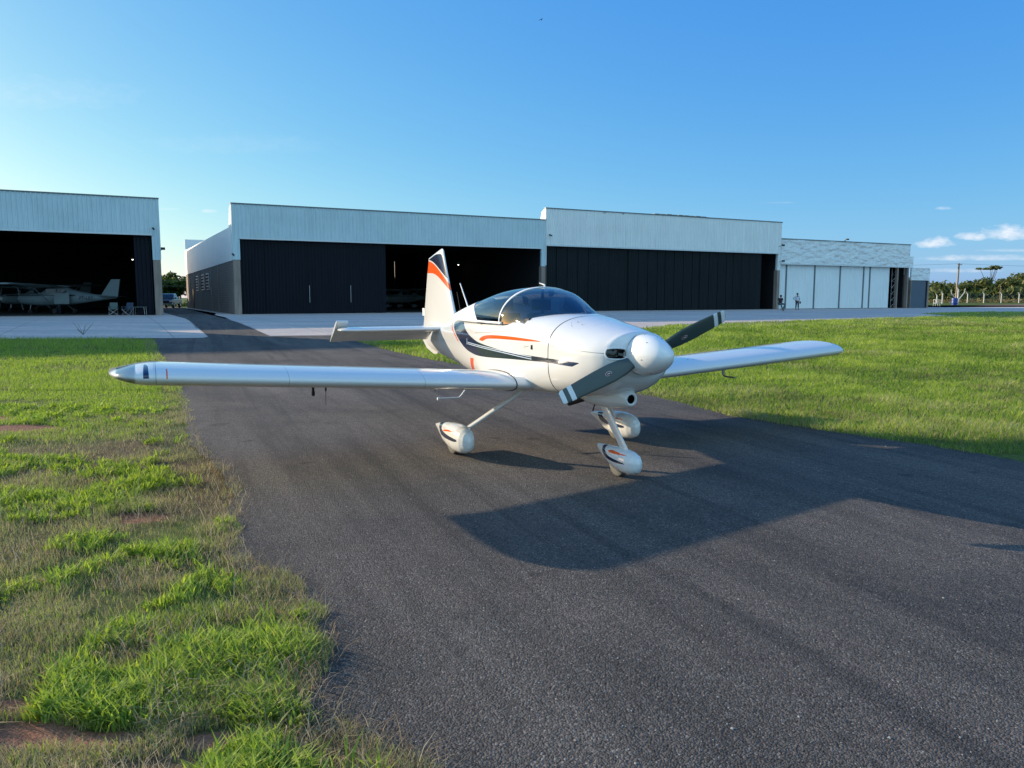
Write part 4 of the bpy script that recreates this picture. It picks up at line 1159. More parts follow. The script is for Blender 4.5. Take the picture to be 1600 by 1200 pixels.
# ------------------------------------------------------------------ parked planes inside the hangars
M['oldwhite'] = simple('aged_white_paint', (.20, .26, .28), .35, var=.12)
M['darkstripe'] = simple('dark_green_stripe', (.01, .02, .025), .4)
def loft(secs, n=28, k=2.4):
    """secs: (x, zbottom, ztop, halfwidth)"""
    vs = []
    for (x, zb, zt, hw) in secs:
        for i in range(n):
            q = 2 * math.pi * i / n
            vs.append((x, hw * math.copysign(abs(math.cos(q)) ** (2 / k), math.cos(q)), (zb + zt) / 2 + (zt - zb) / 2 * math.copysign(abs(math.sin(q)) ** (2 / k), math.sin(q))))
    m = len(secs)
    return vs, list(map(tuple, grid_faces(m, n))) + [tuple(range(n)), tuple(range((m - 1) * n, m * n))]
def highwing(label, loc, rz, group, body, text=None, pants=False, door=False):
    e = tag(empty('high_wing_aircraft', (loc[0], loc[1], loc[2]), rz), label, 'aircraft', group)
    b = MB(); b.add(*loft([(3.35, 1.05, 1.35, .12), (3.30, .85, 1.50, .38), (3.0, .75, 1.58, .48), (2.2, .68, 1.62, .52), (1.55, .65, 1.66, .54), (1.0, .66, 2.02, .55), (.5, .66, 2.10, .55), (-.6, .68, 2.08, .52), (-1.5, .80, 1.80, .40), (-3.0, 1.02, 1.52, .22), (-4.6, 1.22, 1.42, .06)]))
    f = b.build('fuselage', body, e, auto=50)
    b = MB()
    for s in (1, -1):
        b.box(-1.5, 3.2, s * .535 - .01 + (-.0), s * .535 + .012, 1.43, 1.50)
    b.build('cheat_line', M['darkstripe'], e)
    b = MB()
    for s in (1, -1): b.box(.0, .85, s * .545 - .006, s * .545 + .006, 1.60, 1.96); b.box(-.75, -.1, s * .535 - .006, s * .535 + .006, 1.60, 1.95)
    b.add([(1.62, -.44, 1.64), (1.62, .44, 1.64), (1.04, .44, 2.0), (1.04, -.44, 2.0)], [(0, 1, 2, 3)])
    b.build('cabin_window', M['carglass'], e)
    AFb = airfoil(20, .13, .02)
    for s in (1, -1):
        vs = []
        Yl = [(.30, 1.62, 0), (2.9, 1.62, 0), (5.3, 1.15, -.1), (5.48, .9, -.12)]
        for (Y, c, dx) in Yl:
            for (u, w) in AFb: vs.append((1.05 + dx - u * c, Y * s, 2.13 + Y * .03 + w * c))
        n = len(AFb); fs = list(map(tuple, grid_faces(4, n))) + [tuple(range(n)), tuple(range(3 * n, 4 * n))]
        q = MB(); q.add(vs, fs); q.build('wing', body, e, auto=50)
        q = MB(); q.tube((.55, .5 * s, .80), (.35, 2.9 * s, 2.18), .045, .045, 8, .6); q.build('wing_strut', body, e)
        vs = []
        for (Y, c) in ((.05, 1.2), (1.6, .8), (1.72, .6)):
            for (u, w) in AFb: vs.append((-3.55 - (Y * .12) - u * c, Y * s, 1.36 + (w - .02) * c * .6))
        q = MB(); q.add(vs, list(map(tuple, grid_faces(3, n))) + [tuple(range(n)), tuple(range(2 * n, 3 * n))]); q.build('tailplane', body, e, auto=50)
        q = MB(); q.tube((-.15, .42 * s, .72), (-.25, 1.2 * s, .26), .05, .035, 8); q.build('gear_leg', body, e)
        q = MB(); q.lathe([(-.07, .1), (-.07, .17), (-.03, .21), (.03, .21), (.07, .17), (.07, .1)], 'Y', (-.25, 1.25 * s, .21), 20); q.build('wheel', M['tyre'], e)
        if pants: q = MB(); q.add(*loft([(.25, .25, .4, .05), (.15, .12, .48, .12), (-.1, .1, .52, .14), (-.5, .2, .45, .08), (-.8, .3, .36, .02)])); q.v = [(x - .25, y + 1.25 * s, z) for x, y, z in q.v]; q.build('wheel_fairing', body, e, auto=50)
    q = MB(); q.tube((2.55, 0, .8), (2.65, 0, .25), .045, .04, 8); q.build('nose_leg', M['steel'], e)
    q = MB(); q.lathe([(-.06, .08), (-.06, .15), (0, .19), (.06, .15), (.06, .08)], 'Y', (2.68, 0, .19), 20); q.build('nose_wheel', M['tyre'], e)
    if pants: q = MB(); q.add(*loft([(3.1, .25, .4, .05), (3.0, .12, .46, .12), (2.7, .1, .5, .13), (2.3, .2, .42, .07), (2.0, .3, .36, .02)])); q.build('nose_wheel_fairing', body, e, auto=50)
    # fin, swept, as a thin solid
    q = MB(); pf = [(-3.3, 1.42), (-4.25, 2.72), (-4.95, 2.72), (-4.70, 1.30)]
    q.add([(x, .05, z) for x, z in pf] + [(x, -.05, z) for x, z in pf], [(0, 1, 2, 3), (7, 6, 5, 4)] + [(i, (i + 1) % 4, 4 + (i + 1) % 4, 4 + i) for i in range(4)]); q.build('vertical_fin', body, e)
    q = MB(); q.lathe([(3.34, .18), (3.42, .17), (3.52, .12), (3.62, .03)], 'X', (0, 0, 1.2), 20); q.build('spinner', M['white'], e, auto=50)
    for s in (1, -1):
        q = MB(); q.tube((3.42, 0, 1.2), (3.42, .25 * s, 1.2 + .92 * s), .07, .045, 8, .2); q.build('propeller_blade', M['darkedge'], e)
    if door:
        # port door swung wide open, seen flat on
        q = MB(); q.box(-1.20, .02, .78, .83, .80, 1.62); q.build('cabin_door', body, e)
        q = MB(); q.path([(-1.15, .805, 1.62), (-1.05, .805, 2.02), (-.15, .805, 2.02), (-.05, .805, 1.62)], .02, 6); q.build('door_window_frame', body, e)
        q = MB(); q.box(-.75, -.35, .85, 1.2, 0, .62); q.build('boarding_steps', M['blackdoor'], e)
    if text:
        fc = bpy.data.curves.new('registration', 'FONT'); fc.body = text; fc.size = .42; fc.extrude = .004; fc.shear = .25; fc.align_x = 'LEFT'
        to = bpy.data.objects.new('tmp', fc); col.objects.link(to)
        dg = bpy.context.evaluated_depsgraph_get(); me = bpy.data.meshes.new_from_object(to.evaluated_get(dg)); bpy.data.objects.remove(to)
        r = bpy.data.objects.new('registration_letters', me); col.objects.link(r); r.parent = e
        me.materials.clear(); me.materials.append(M['darkstripe'])
        r.rotation_euler = (R(90), 0, R(180 - 8)); r.location = (-1.75, .470, 1.13)
    return e
PI = math.pi
D = 61.5
highwing('white high-wing plane lettered PT-LBY, broadside with its door open', ((100 - 800) / F_PX * D, D, .42), PI - R(4), 'planes parked inside the hangars', M['oldwhite'], 'PT-LBY', False, True)
D = 68
highwing('high-wing plane facing out of the leftmost hangar behind the lettered plane', ((46 - 800) / F_PX * D, D + 2, .42), -PI / 2 - R(28), 'planes parked inside the hangars', M['oldwhite'])
D = 92
highwing('small high-wing plane with wheel fairings in the dark second hangar', ((633 - 800) / F_PX * D, D, .42), -PI / 2 - R(38), 'planes parked inside the hangars', M['oldwhite'], None, True)

# ------------------------------------------------------------------ folding chairs and little table in the left hangar
M['bluecloth'] = simple('blue_canvas', (.03, .05, .09), .85); M['greycloth'] = simple('grey_green_canvas', (.10, .14, .14), .85)
def camp_chair(label, px, D, rz, cloth):
    x = (px - 800) / F_PX * D
    e = tag(empty('folding_chair', (x, D, .415), rz), label, 'folding chair', 'folding chairs by the hangar door')
    b = MB(); b.box(-.28, .28, -.24, .24, .42, .45); b.build('seat', cloth, e)
    b = MB(); b.add([(-.28, .22, .45), (.28, .22, .45), (.26, .36, .92), (-.26, .36, .92), (-.28, .25, .44), (.28, .25, .44), (.26, .39, .92), (-.26, .39, .92)], [(0, 1, 2, 3), (7, 6, 5, 4), (0, 4, 5, 1), (1, 5, 6, 2), (2, 6, 7, 3), (3, 7, 4, 0)]); b.build('backrest', cloth, e)
    for s in (1, -1):
        for a, c in ((-.26, .26), (.26, -.26)):
            b = MB(); b.tube((.29 * s, a, .0), (.29 * s, c, .60), .016, .016, 6); b.tube((.29 * a / .26, -.27 * s, 0), (-.29 * a / .26, -.27 * s, .43), .014, .014, 6); b.build('leg', M['steel'], e)
        b = MB(); b.box(.26 * s - .03, .26 * s + .03, -.26, .26, .60, .63); b.build('armrest', M['darkedge'], e)
    return e
camp_chair('grey-green folding chair, left one beside the hangar door', 180, 57.2, R(20), M['greycloth'])
camp_chair('dark blue folding chair between the grey-green chair and the table', 202, 56.6, R(-6), M['bluecloth'])
D = 57.0; e = tag(empty('folding_table', ((221 - 800) / F_PX * D, D, .415), R(10)), 'low folding table next to the dark blue chair in the hangar mouth', 'table')
b = MB(); b.box(-.45, .45, -.3, .3, .58, .61); b.build('tabletop', M['darkedge'], e)
for sx in (-.4, .4):
    for sy in (-.25, .25): b = MB(); b.tube((sx, sy, 0), (sx * .9, sy, .58), .015, .015, 6); b.build('leg', M['steel'], e)

# ------------------------------------------------------------------ pickup behind the hangars
M['truck'] = simple('dark_blue_truck_paint', (.05, .08, .13), .2, var=.05, Coat_Weight=.6)
tx, ty = row(-1.9, 41)
tx, ty = (268 - 800) / F_PX * 98, 98.0
tr = tag(empty('pickup_truck', (tx, ty, .40), -PI / 2 + R(11)), 'dark blue double-cab pickup parked in the lane between two hangars', 'pickup truck')
def extr(prof, w0, w1=None, inset=None):
    """side profile (x, z) closed, extruded across; inset gives the half width per vertex"""
    k = len(prof); ws = inset or [w0] * k
    vs = [(x, w, z) for (x, z), w in zip(prof, ws)] + [(x, -w, z) for (x, z), w in zip(prof, ws)]
    return vs, [tuple(range(k)), tuple(range(2 * k - 1, k - 1, -1))] + [(i, (i + 1) % k, k + (i + 1) % k, k + i) for i in range(k)]
b = MB(); b.add(*extr([(2.6, .45), (2.65, .75), (2.55, 1.02), (1.35, 1.14), (-.95, 1.14), (-.97, 1.14), (-2.6, 1.12), (-2.62, .5)], .9)); bo = b.build('body', M['truck'], tr)
m_ = bo.modifiers.new('bevel', 'BEVEL'); m_.width = .06; m_.segments = 3
b = MB(); b.add(*extr([(1.40, 1.142), (.65, 1.74), (.4, 1.80), (-.55, 1.80), (-.95, 1.142)], 0, None, [.84, .68, .66, .66, .84])); cb = b.build('cab', M['truck'], tr)
m_ = cb.modifiers.new('bevel', 'BEVEL'); m_.width = .04; m_.segments = 2
b = MB(); b.add([(1.36, .74, 1.19), (1.36, -.74, 1.19), (.72, -.62, 1.715), (.72, .62, 1.715), (1.34, .74, 1.17), (1.34, -.74, 1.17), (.70, -.62, 1.69), (.70, .62, 1.69)], [(0, 1, 2, 3), (7, 6, 5, 4), (0, 4, 5, 1), (2, 6, 7, 3)])
b.v = [(x + .03, y, z + .03) for x, y, z in b.v]; b.build('windscreen', M['carglass'], tr)
for s in (1, -1):
    for (xa, xb_, xc, xd) in ((1.05, .12, .12, .55), (.04, -.80, -.58, .04)):
        b = MB(); b.add([(xa, s * .845, 1.19), (xb_, s * .845, 1.19), (xc, s * .695, 1.70), (xd, s * .695, 1.70)], [(0, 1, 2, 3)]); b.v = [(x, y + .004 * s, z) for x, y, z in b.v]; b.build('side_window', M['carglass'], tr)
    b = MB(); b.box(2.48, 2.66, s * .74 - .14, s * .74 + .14, .78, .95); b.build('headlight', M['white'], tr)
    b = MB(); b.box(1.0, 1.15, s * .97 - .09, s * .97 + .09, 1.15, 1.32); b.build('side_mirror', M['black'], tr)
    for x in (1.72, -1.65):
        b = MB(); b.lathe([(-.11, .2), (-.12, .33), (-.08, .38), (.08, .38), (.12, .33), (.11, .2)], 'Y', (x, s * .80, .38), 24); w_ = b.build('wheel', M['tyre'], tr)
        b = MB(); b.lathe([(-.125, .02), (-.115, .2), (.115, .2), (.125, .02)], 'Y', (x, s * .80, .38), 16); b.build('wheel_rim', M['steel'], w_)
b = MB(); b.box(2.60, 2.68, -.5, .5, .62, .9); b.build('grille', M['black'], tr)
b = MB(); b.box(2.5, 2.74, -.9, .9, .42, .60); b.build('bumper', M['steel'], tr)

# ------------------------------------------------------------------ people
def skin_mesh(name, pts, edges, radii, mat, parent, sub=2):
    me = bpy.data.meshes.new(name); me.from_pydata(pts, edges, []); o = bpy.data.objects.new(name, me); col.objects.link(o)
    o.modifiers.new('skin', 'SKIN')
    if not me.skin_vertices: me.skin_vertices.new()
    for i, r in enumerate(radii):
        rr = r if isinstance(r, tuple) else (r, r)
        me.skin_vertices[0].data[i].radius = rr
    me.skin_vertices[0].data[0].use_root = True
    s = o.modifiers.new('sub', 'SUBSURF'); s.levels = sub; s.render_levels = sub
    dg = bpy.context.evaluated_depsgraph_get(); nm = bpy.data.meshes.new_from_object(o.evaluated_get(dg))
    bpy.data.objects.remove(o); nm.name = name
    q = bpy.data.objects.new(name, nm); col.objects.link(q); nm.materials.clear(); nm.materials.append(mat); q.parent = parent
    nm.polygons.foreach_set('use_smooth', [True] * len(nm.polygons))
    return q
def person(label, loc, rz, J, top, legs, hairc, long_sleeves=False):
    """J: joint positions; hip, chest, neck, head, and per side sh el wr hp kn an"""
    e = tag(empty('person', loc, rz), label, 'person')
    g = lambda k: J[k]
    mid = lambda a, b_, t: tuple(a[i] + (b_[i] - a[i]) * t for i in range(3))
    pts = [g('hip'), g('waist'), g('chest'), g('neck'), g('jaw'), g('head')]; rad = [(.145, .11), (.13, .10), (.165, .11), (.055, .055), (.07, .085), (.078, .095)]
    edg = [(0, 1), (1, 2), (2, 3), (3, 4), (4, 5)]
    for s in 'LR':
        i = len(pts); pts += [g('sh' + s), g('el' + s), g('wr' + s)]; rad += [.058, .042, .03]; edg += [(2, i), (i, i + 1), (i + 1, i + 2)]
        # palm, five separate fingers
        w, el = Vector(g('wr' + s)), Vector(g('el' + s)); d = (w - el).normalized()
        side = d.cross(Vector((0, 1, 0)) if abs(d.y) < .8 else Vector((1, 0, 0))).normalized(); up = d.cross(side)
        pm = w + d * .06; pts.append(tuple(pm)); rad.append((.035, .016)); pi = len(pts) - 1; edg.append((i + 2, pi))
        for k in range(4):
            L = (.065, .075, .07, .055)[k]; a = pm + side * (.027 - .018 * k) + d * .02; b_ = a + d * L * .6 + up * .012; c = b_ + d * L * .4 + up * .03
            j = len(pts); pts += [tuple(a), tuple(b_), tuple(c)]; rad += [.009, .008, .007]; edg += [(pi, j), (j, j + 1), (j + 1, j + 2)]
        a = w + d * .03 + side * .035; j = len(pts); pts += [tuple(a), tuple(a + d * .04 + side * .02)]; rad += [.011, .009]; edg += [(pi, j), (j, j + 1)]
        i = len(pts); ft = g('an' + s); tdir = Vector(J.get('toe' + s, (0, -.2, 0)))
        toe = tuple(Vector(ft) + tdir + Vector((0, 0, -.05)))
        pts += [g('hp' + s), g('kn' + s), ft, toe]; rad += [.085, .058, .04, (.04, .03)]; edg += [(0, i), (i, i + 1), (i + 1, i + 2), (i + 2, i + 3)]
    skin_mesh('body', pts, edg, rad, M['skin'], e)
    # shirt with sleeves
    pts = [mid(g('hip'), g('waist'), -.25), g('waist'), g('chest'), mid(g('chest'), g('neck'), .6)]; rad = [(.182, .145), (.165, .13), (.185, .13), (.07, .07)]; edg = [(0, 1), (1, 2), (2, 3)]
    for s in 'LR':
        i = len(pts); pts += [g('sh' + s), mid(g('sh' + s), g('el' + s), .95 if long_sleeves else .7)]; rad += [.078, .064]; edg += [(2, i), (i, i + 1)]
        if long_sleeves: pts.append(mid(g('el' + s), g('wr' + s), .8)); rad.append(.045); edg.append((i + 1, i + 2))
    skin_mesh('shirt', pts, edg, rad, top, e)
    pts = [mid(g('hip'), g('waist'), .25)]; rad = [(.168, .135)]; edg = []
    for s in 'LR':
        i = len(pts); pts += [g('hp' + s), g('kn' + s), mid(g('kn' + s), g('an' + s), .9)]; rad += [.10, .075, .062]; edg += [(0, i), (i, i + 1), (i + 1, i + 2)]
    skin_mesh('trousers', pts, edg, rad, legs, e)
    for s in 'LR':
        ft = Vector(g('an' + s)); td = Vector(J.get('toe' + s, (0, -.2, 0)))
        skin_mesh('shoe', [tuple(ft + Vector((0, 0, -.04)) - td * .2), tuple(ft + Vector((0, 0, -.05)) + td * .5), tuple(ft + Vector((0, 0, -.055)) + td * 1.0)], [(0, 1), (1, 2)], [(.045, .04), (.05, .035), (.04, .028)], M['black'], e)
    h = Vector(g('head'))
    fw = Vector(J.get('face', (0, -1, 0))).normalized(); sd_ = fw.cross(Vector((0, 0, 1))).normalized()
    b = MB(); n = 14; vs = []
    for i in range(8):
        p_ = math.pi * .62 * i / 7
        for k in range(n):
            t = 2 * math.pi * k / n; r = math.sin(p_) * .105; vs.append(tuple(h - fw * .018 + Vector((math.cos(t) * r, math.sin(t) * r * 1.08, math.cos(p_) * .125 + .01))))
    b.add(vs, list(map(tuple, grid_faces(8, n)))); b.build('hair', hairc, e, smooth=True)
    b = MB(); b.lathe([(-.02, .006), (.0, .016), (.02, .006)], 'Z', tuple(h + fw * .098 + Vector((0, 0, -.025))), 8); b.build('nose', M['skin'], e)
    for s in (1, -1):
        b = MB(); b.lathe([(-.008, .004), (0, .012), (.008, .004)], 'Z', tuple(h + fw * .086 + sd_ * .033 * s + Vector((0, 0, .005))), 8); b.build('eye', M['black'], e)
        b = MB(); b.lathe([(-.03, .008), (0, .016), (.03, .01)], 'Z', tuple(h + sd_ * .085 * s + Vector((0, 0, -.015))), 8); b.build('ear', M['skin'], e)
    b = MB(); q = h + fw * .088 + Vector((0, 0, -.06)); b.tube(tuple(q - sd_ * .02), tuple(q + sd_ * .02), .006, .006, 6); b.build('mouth', M['red'], e)
    return e
M['ltshirt'] = simple('light_blue_shirt', (.55, .62, .75), .85); M['navytr'] = simple('dark_navy_trousers', (.015, .018, .035), .85)
M['blackshirt'] = simple('black_shirt', (.02, .015, .02), .85); M['hair'] = simple('dark_hair', (.012, .010, .009), .6); M['patt'] = simple('patterned_grey_trousers', (.10, .13, .14), .85, var=.7, scale=14)
mx_, my_ = gp(1245.0, 484.2)
J = dict(hip=(0, 0, .95), waist=(0, 0, 1.12), chest=(0, 0, 1.36), neck=(0, -.01, 1.50), jaw=(0, -.03, 1.58), head=(0, -.02, 1.66),
         shL=(.19, 0, 1.42), elL=(.27, .02, 1.14), wrL=(.25, -.06, .90), shR=(-.19, 0, 1.42), elR=(-.42, .08, 1.20), wrR=(-.20, -.04, 1.02),
         hpL=(.09, 0, .90), knL=(.13, -.03, .50), anL=(.15, 0, .10), hpR=(-.09, 0, .90), knR=(-.11, -.02, .50), anR=(-.12, .02, .10))
pm = person('person standing in light blue shirt and dark trousers, hand on hip', (mx_, my_, .405), R(6), J, M['ltshirt'], M['navytr'], M['hair'])
b = MB(); b.lathe([(-.02, .07), (.03, .09), (.06, .08), (.07, .02)], 'Z', (0, 0, 0), 16); b.box(-.09, .06, -.16, -.04, -.015, .0)
cap = b.build('cap', M['navytr'], None); cap.location = (mx_ + .27, my_ - .10, .405 + .80); cap.rotation_euler = (R(70), 0, R(20))
tag(cap, 'dark cap held in the lowered hand of the standing person', 'cap')
sx_, sy_ = gp(1218.5, 486.2)
J = dict(hip=(0, 0, .72), waist=(.0, -.02, .90), chest=(.0, -.03, 1.14), neck=(.02, -.04, 1.28), jaw=(.04, -.07, 1.35), head=(.04, -.05, 1.43),
         shL=(.19, -.03, 1.20), elL=(.23, -.12, .96), wrL=(.12, -.28, .86), shR=(-.19, -.03, 1.20), elR=(-.28, -.12, 1.02), wrR=(-.33, -.30, 1.08),
         hpL=(.09, -.04, .70), knL=(.36, -.42, .66), anL=(.20, -.30, .20), hpR=(-.09, -.04, .70), knR=(-.02, -.46, .60), anR=(.12, -.56, .10), toeL=(.12, -.15, -.02), toeR=(.06, -.18, 0))
person('person in black top sitting on a stool against the hangar column', (sx_, sy_, .405), R(-4), J, M['blackshirt'], M['patt'], M['hair'])
e = tag(empty('stool', (sx_, sy_ + .02, .405), 0), 'thin-legged stool under the sitting person', 'stool')
b = MB(); b.lathe([(.56, .16), (.60, .17), (.61, .15)], 'Z', (0, 0, 0), 18); b.build('seat', M['darkedge'], e)
for sx in (-1, 1):
    for sy in (-1, 1): b = MB(); b.tube((.10 * sx, .10 * sy, .56), (.17 * sx, .17 * sy, 0), .014, .014, 6); b.build('leg', M['steel'], e)

# ------------------------------------------------------------------ fence posts, pole, barrel beyond the row
def at_px(px, D, z=.40): return ((px - 800) / F_PX * D, D, z)
def fence_post(label, px, D, lean=1, h=2.6, group='white concrete fence posts'):
    x, y, z = at_px(px, D)
    b = MB(); b.box(-.10, .10, -.10, .10, -.5, h - .45)
    vs = [(-.10, -.10, h - .451), (.10, -.10, h - .451), (.10, .10, h - .451), (-.10, .10, h - .451)]
    w2 = [(v[0] * .8 - .38 * lean, v[1] * .8, h) for v in vs]
    b.add(vs + w2, [(0, 1, 5, 4), (1, 2, 6, 5), (2, 3, 7, 6), (3, 0, 4, 7), (4, 5, 6, 7)])
    o = b.build('fence_post', M['concw'], None); o.location = (x, y, z); o.rotation_euler = (0, 0, R(8)); tag(o, label, 'fence post', group); return o
fp = [(1468.5, 168, 'first white post, nearest the annex'), (1507.5, 190, 'white post just right of the utility pole'), (1533, 190, 'third white post right of the utility pole, before a gap'),
      (1560, 190, 'white post beside the thin brown stake'), (1587.5, 190, 'white post near the right edge of the photo')]
for px, D, l in fp: fence_post('bent-topped concrete fence post, ' + l, px, D)
for px in (1614, 1641, 1668): fence_post('bent-topped concrete fence post out beyond the right edge', px, 190)
fence_post('short bent-topped concrete post partly behind the annex', 1460, 172, 1, 2.2)
fence_post('bent-topped concrete gate post in front of the utility pole', 1492.5, 140, 1, 3.2)
# gate braces
for (p0, p1, l) in (((1482, 459), (1490, 468), 'white concrete brace leaning right up to the gate post'), ((1502, 457), (1494, 468), 'white concrete brace leaning left up to the gate post')):
    D = 139; a = at_px(p0[0], D); z0 = CAM_H + (HZ - p0[1]) / F_PX * D; c = at_px(p1[0], D); z1 = CAM_H + (HZ - p1[1]) / F_PX * D
    b = MB(); b.tube((a[0], D, z0), (c[0], D, z1), .11, .12, 4); b.tube((a[0], D, z0), (a[0] + (a[0] - c[0]) * .1, D, z0 + .7), .10, .09, 4); b.tube((c[0], D, z1), (c[0] + (c[0] - a[0]) * .1, D, .3), .11, .12, 4)
    tag(b.build('gate_brace', M['concw'], None), l, 'fence brace', 'braces of the fence gate')
# fence wires
b = MB(); 
for k in range(5):
    z = .4 + .45 + k * .42; b.path([at_px(1507.5, 189.8, z), at_px(1668, 189.8, z)], .012, 4)
tag(b.build('fence_wire', M['steel'], None), 'thin strands of wire strung between the white concrete posts', 'wire fence')
# stake
b = MB(); x, y, z = at_px(1557.5, 205); b.tube((x, y, 0), (x, y, z + 4.6), .13, .09, 8); M['wood'] = simple('weathered_wood', (.22, .16, .11), .9, var=.3)
tag(b.build('wooden_stake', M['wood'], None), 'thin brown wooden stake standing in the scrub behind the fence', 'stake')
# utility pole
D = 150; x, y, z = at_px(1489.5, D); pl = tag(empty('utility_pole', (x, y, .4)), 'tall concrete utility pole with a crossarm right of the annex', 'utility pole')
b = MB(); b.tube((0, 0, -.5), (.18, 0, 7.9), .22, .14, 10); b.build('pole', M['conc'], pl)
b = MB(); b.box(-.12, .75, -.06, .06, 7.55, 7.68); b.build('crossarm', M['conc'], pl)
b = MB(); b.lathe([(6.8, .12), (7.4, .14), (7.42, .05)], 'Z', (-.05, -.2, 0), 12); b.build('transformer', M['darkedge'], pl)
for k in range(3): b = MB(); b.lathe([(7.69, .03), (7.75, .06), (7.82, .04), (7.86, .02)], 'Z', (-.05 + .33 * k, 0, 0), 8); b.build('insulator', M['darkedge'], pl)
def wire(name, a, c, sag, label, r=.012):
    pts = [tuple(a[i] + (c[i] - a[i]) * t - (sag * 4 * t * (1 - t) if i == 2 else 0) for i in range(3)) for t in np.linspace(0, 1, 13)]
    b = MB(); b.path(pts, r, 5); tag(b.build(name, M['darkedge'], None), label, 'power line')
wire('power_line', (x, y, 8.2), (x - 42, y + 6, 8.3), .4, 'power line running left from the utility pole over the annex', .02)
wire('power_line', (x + .2, y, 8.2), (x + 60, y + 20, 8.8), .5, 'power line running right from the utility pole above the trees', .02)
D = 110
for k, (yy_, l) in enumerate(((437, 'upper power line crossing the gap between the two left hangars'), (445.5, 'lower power line crossing the gap between the two left hangars'))):
    z = CAM_H + (HZ - yy_) / F_PX * D
    wire('power_line', (-62, D, z + .1), (-30, D - 2, z - .25), .1, l, .016)
# barrel
M['blue'] = simple('blue_plastic', (.01, .05, .28), .45)
D = 136; x, y, z = at_px(1487.5, D); b = MB(); b.lathe([(0, .42), (.02, .46), (.4, .48), (.42, .5), (.46, .48), (.85, .48), (.87, .5), (.9, .48), (1.2, .46), (1.22, .42)], 'Z', (0, 0, 0), 24)
o = b.build('barrel', M['blue'], None, auto=40); o.location = (x, y, .4); tag(o, 'blue plastic barrel beside the fence gate at the foot of the pole', 'barrel')
# pale steel frame stand by the annex
D = 120; x, y, z = at_px(1460, D); b = MB()
for sx in (-.35, .35):
    for sy in (-.3, .3): b.tube((sx, sy, 0), (sx, sy, 1.0), .03, .03, 6)
for zz in (.45, .98):
    for s in (-1, 1): b.tube((-.35, .3 * s, zz), (.35, .3 * s, zz), .03, .03, 6); b.tube((.35 * s, -.3, zz), (.35 * s, .3, zz), .03, .03, 6)
o = b.build('steel_stand', M['white'], None); o.location = (x, y, .4); tag(o, 'pale tubular steel stand on the ground right of the annex', 'metal stand')

# ------------------------------------------------------------------ birds
def bird(label, px, py, D, wing, rz):
    x = (px - 800) / F_PX * D
    ct, st = math.cos(PITCH), math.sin(PITCH)
    c = (px - 800.0, F_PX, 600.0 - py); d = (c[0], c[1] * ct + c[2] * st, -c[1] * st + c[2] * ct)
    k = D / d[1]; e = tag(empty('bird', (d[0] * k, D, CAM_H + d[2] * k), rz), label, 'bird')
    b = MB(); b.add(*loft([(.12, -.005, .005, .005), (.07, -.02, .02, .02), (0, -.03, .03, .03), (-.08, -.02, .02, .02), (-.16, -.005, .005, .03)], 10, 2)); b.build('body', M['black'], e)
    if wing:
        for s in (1, -1): b = MB(); b.add([(.05, .02 * s, .01), (-.06, .02 * s, .01), (-.03, .2 * s, .07), (.04, .2 * s, .07), (-.08, .40 * s, .02)], [(0, 1, 2, 3), (3, 2, 4)]); b.build('wing', M['black'], e)
    else:
        b = MB(); b.tube((0, .01, -.03), (0, .01, -.1), .004, .004, 5); b.tube((0, -.01, -.03), (0, -.01, -.1), .004, .004, 5); b.build('leg', M['black'], e)
        b = MB(); b.lathe([(-.03, .01), (0, .03), (.03, .01)], 'Z', (.09, 0, .05), 8); b.build('head', M['black'], e)
bird('small dark bird flying high in the clear sky', 845.5, 31, 75, True, R(30))
bird('dark bird perched on the roof edge, left of two', 945, 332.5, 74.6, False, R(160))
bird('dark bird perched on the roof edge, right of two', 973.5, 334.2, 75.6, False, R(20))

# ------------------------------------------------------------------ trees
def _leaf(name, a, b_, tr=.25):
    m = Mat(name); i = m.node('ShaderNodeObjectInfo'); r = m.attr('shade')
    c = m.mix(r, a, b_); m.set(Base_Color=c, Roughness=.6, Specular_IOR_Level=.2)
    t = m.node('ShaderNodeBsdfTranslucent'); m.l.new(m.mix(1.0, c, (1.5, 1.6, .8), 'MULTIPLY'), t.inputs[0])
    x = m.node('ShaderNodeMixShader'); x.inputs[0].default_value = tr; m.l.new(m.p.outputs[0], x.inputs[1]); m.l.new(t.outputs[0], x.inputs[2]); m.l.new(x.outputs[0], m.out.inputs[0]); return m.m
M['leaf'] = _leaf('tree_foliage', (.05, .07, .022), (.17, .175, .060)); M['leaf2'] = _leaf('bush_foliage', (.020, .045, .010), (.07, .11, .02)); M['bark'] = simple('bark', (.10, .075, .055), .9, var=.4)
def cards(cents, size, seed, sx=1.0):
    """many small leaf clump quads"""
    r = np.random.default_rng(seed); n = len(cents)
    u = r.normal(size=(n, 3)); u /= np.linalg.norm(u, axis=1)[:, None]; w = np.cross(u, r.normal(size=(n, 3))); w /= np.linalg.norm(w, axis=1)[:, None]
    s = size * (.6 + .8 * r.random(n))[:, None]
    v = np.stack([cents - u * s - w * s * .5, cents + u * s - w * s * .35, cents + u * s * .8 + w * s * .5, cents - u * s * .7 + w * s * .45], 1)
    return v.reshape(-1, 3), np.arange(n * 4).reshape(-1, 4), np.repeat(r.random(n), 4)
def crown_pts(blobs, n, seed):
    r = np.random.default_rng(seed); out = []
    tot_ = sum(b_[3] ** 2 for b_ in blobs)
    for (x, y, z, rad, fl) in blobs:
        k = int(n * rad ** 2 / tot_); d = r.normal(size=(k, 3)); d /= np.linalg.norm(d, axis=1)[:, None]
        q = rad * (.55 + .45 * r.random(k) ** .5) * (1 + .18 * np.sin(d[:, 0] * 7 + x) * np.cos(d[:, 2] * 6 + z)); out.append(np.array([x, y, z]) + d * q[:, None] * np.array([1, 1, fl]))
    return np.vstack(out)
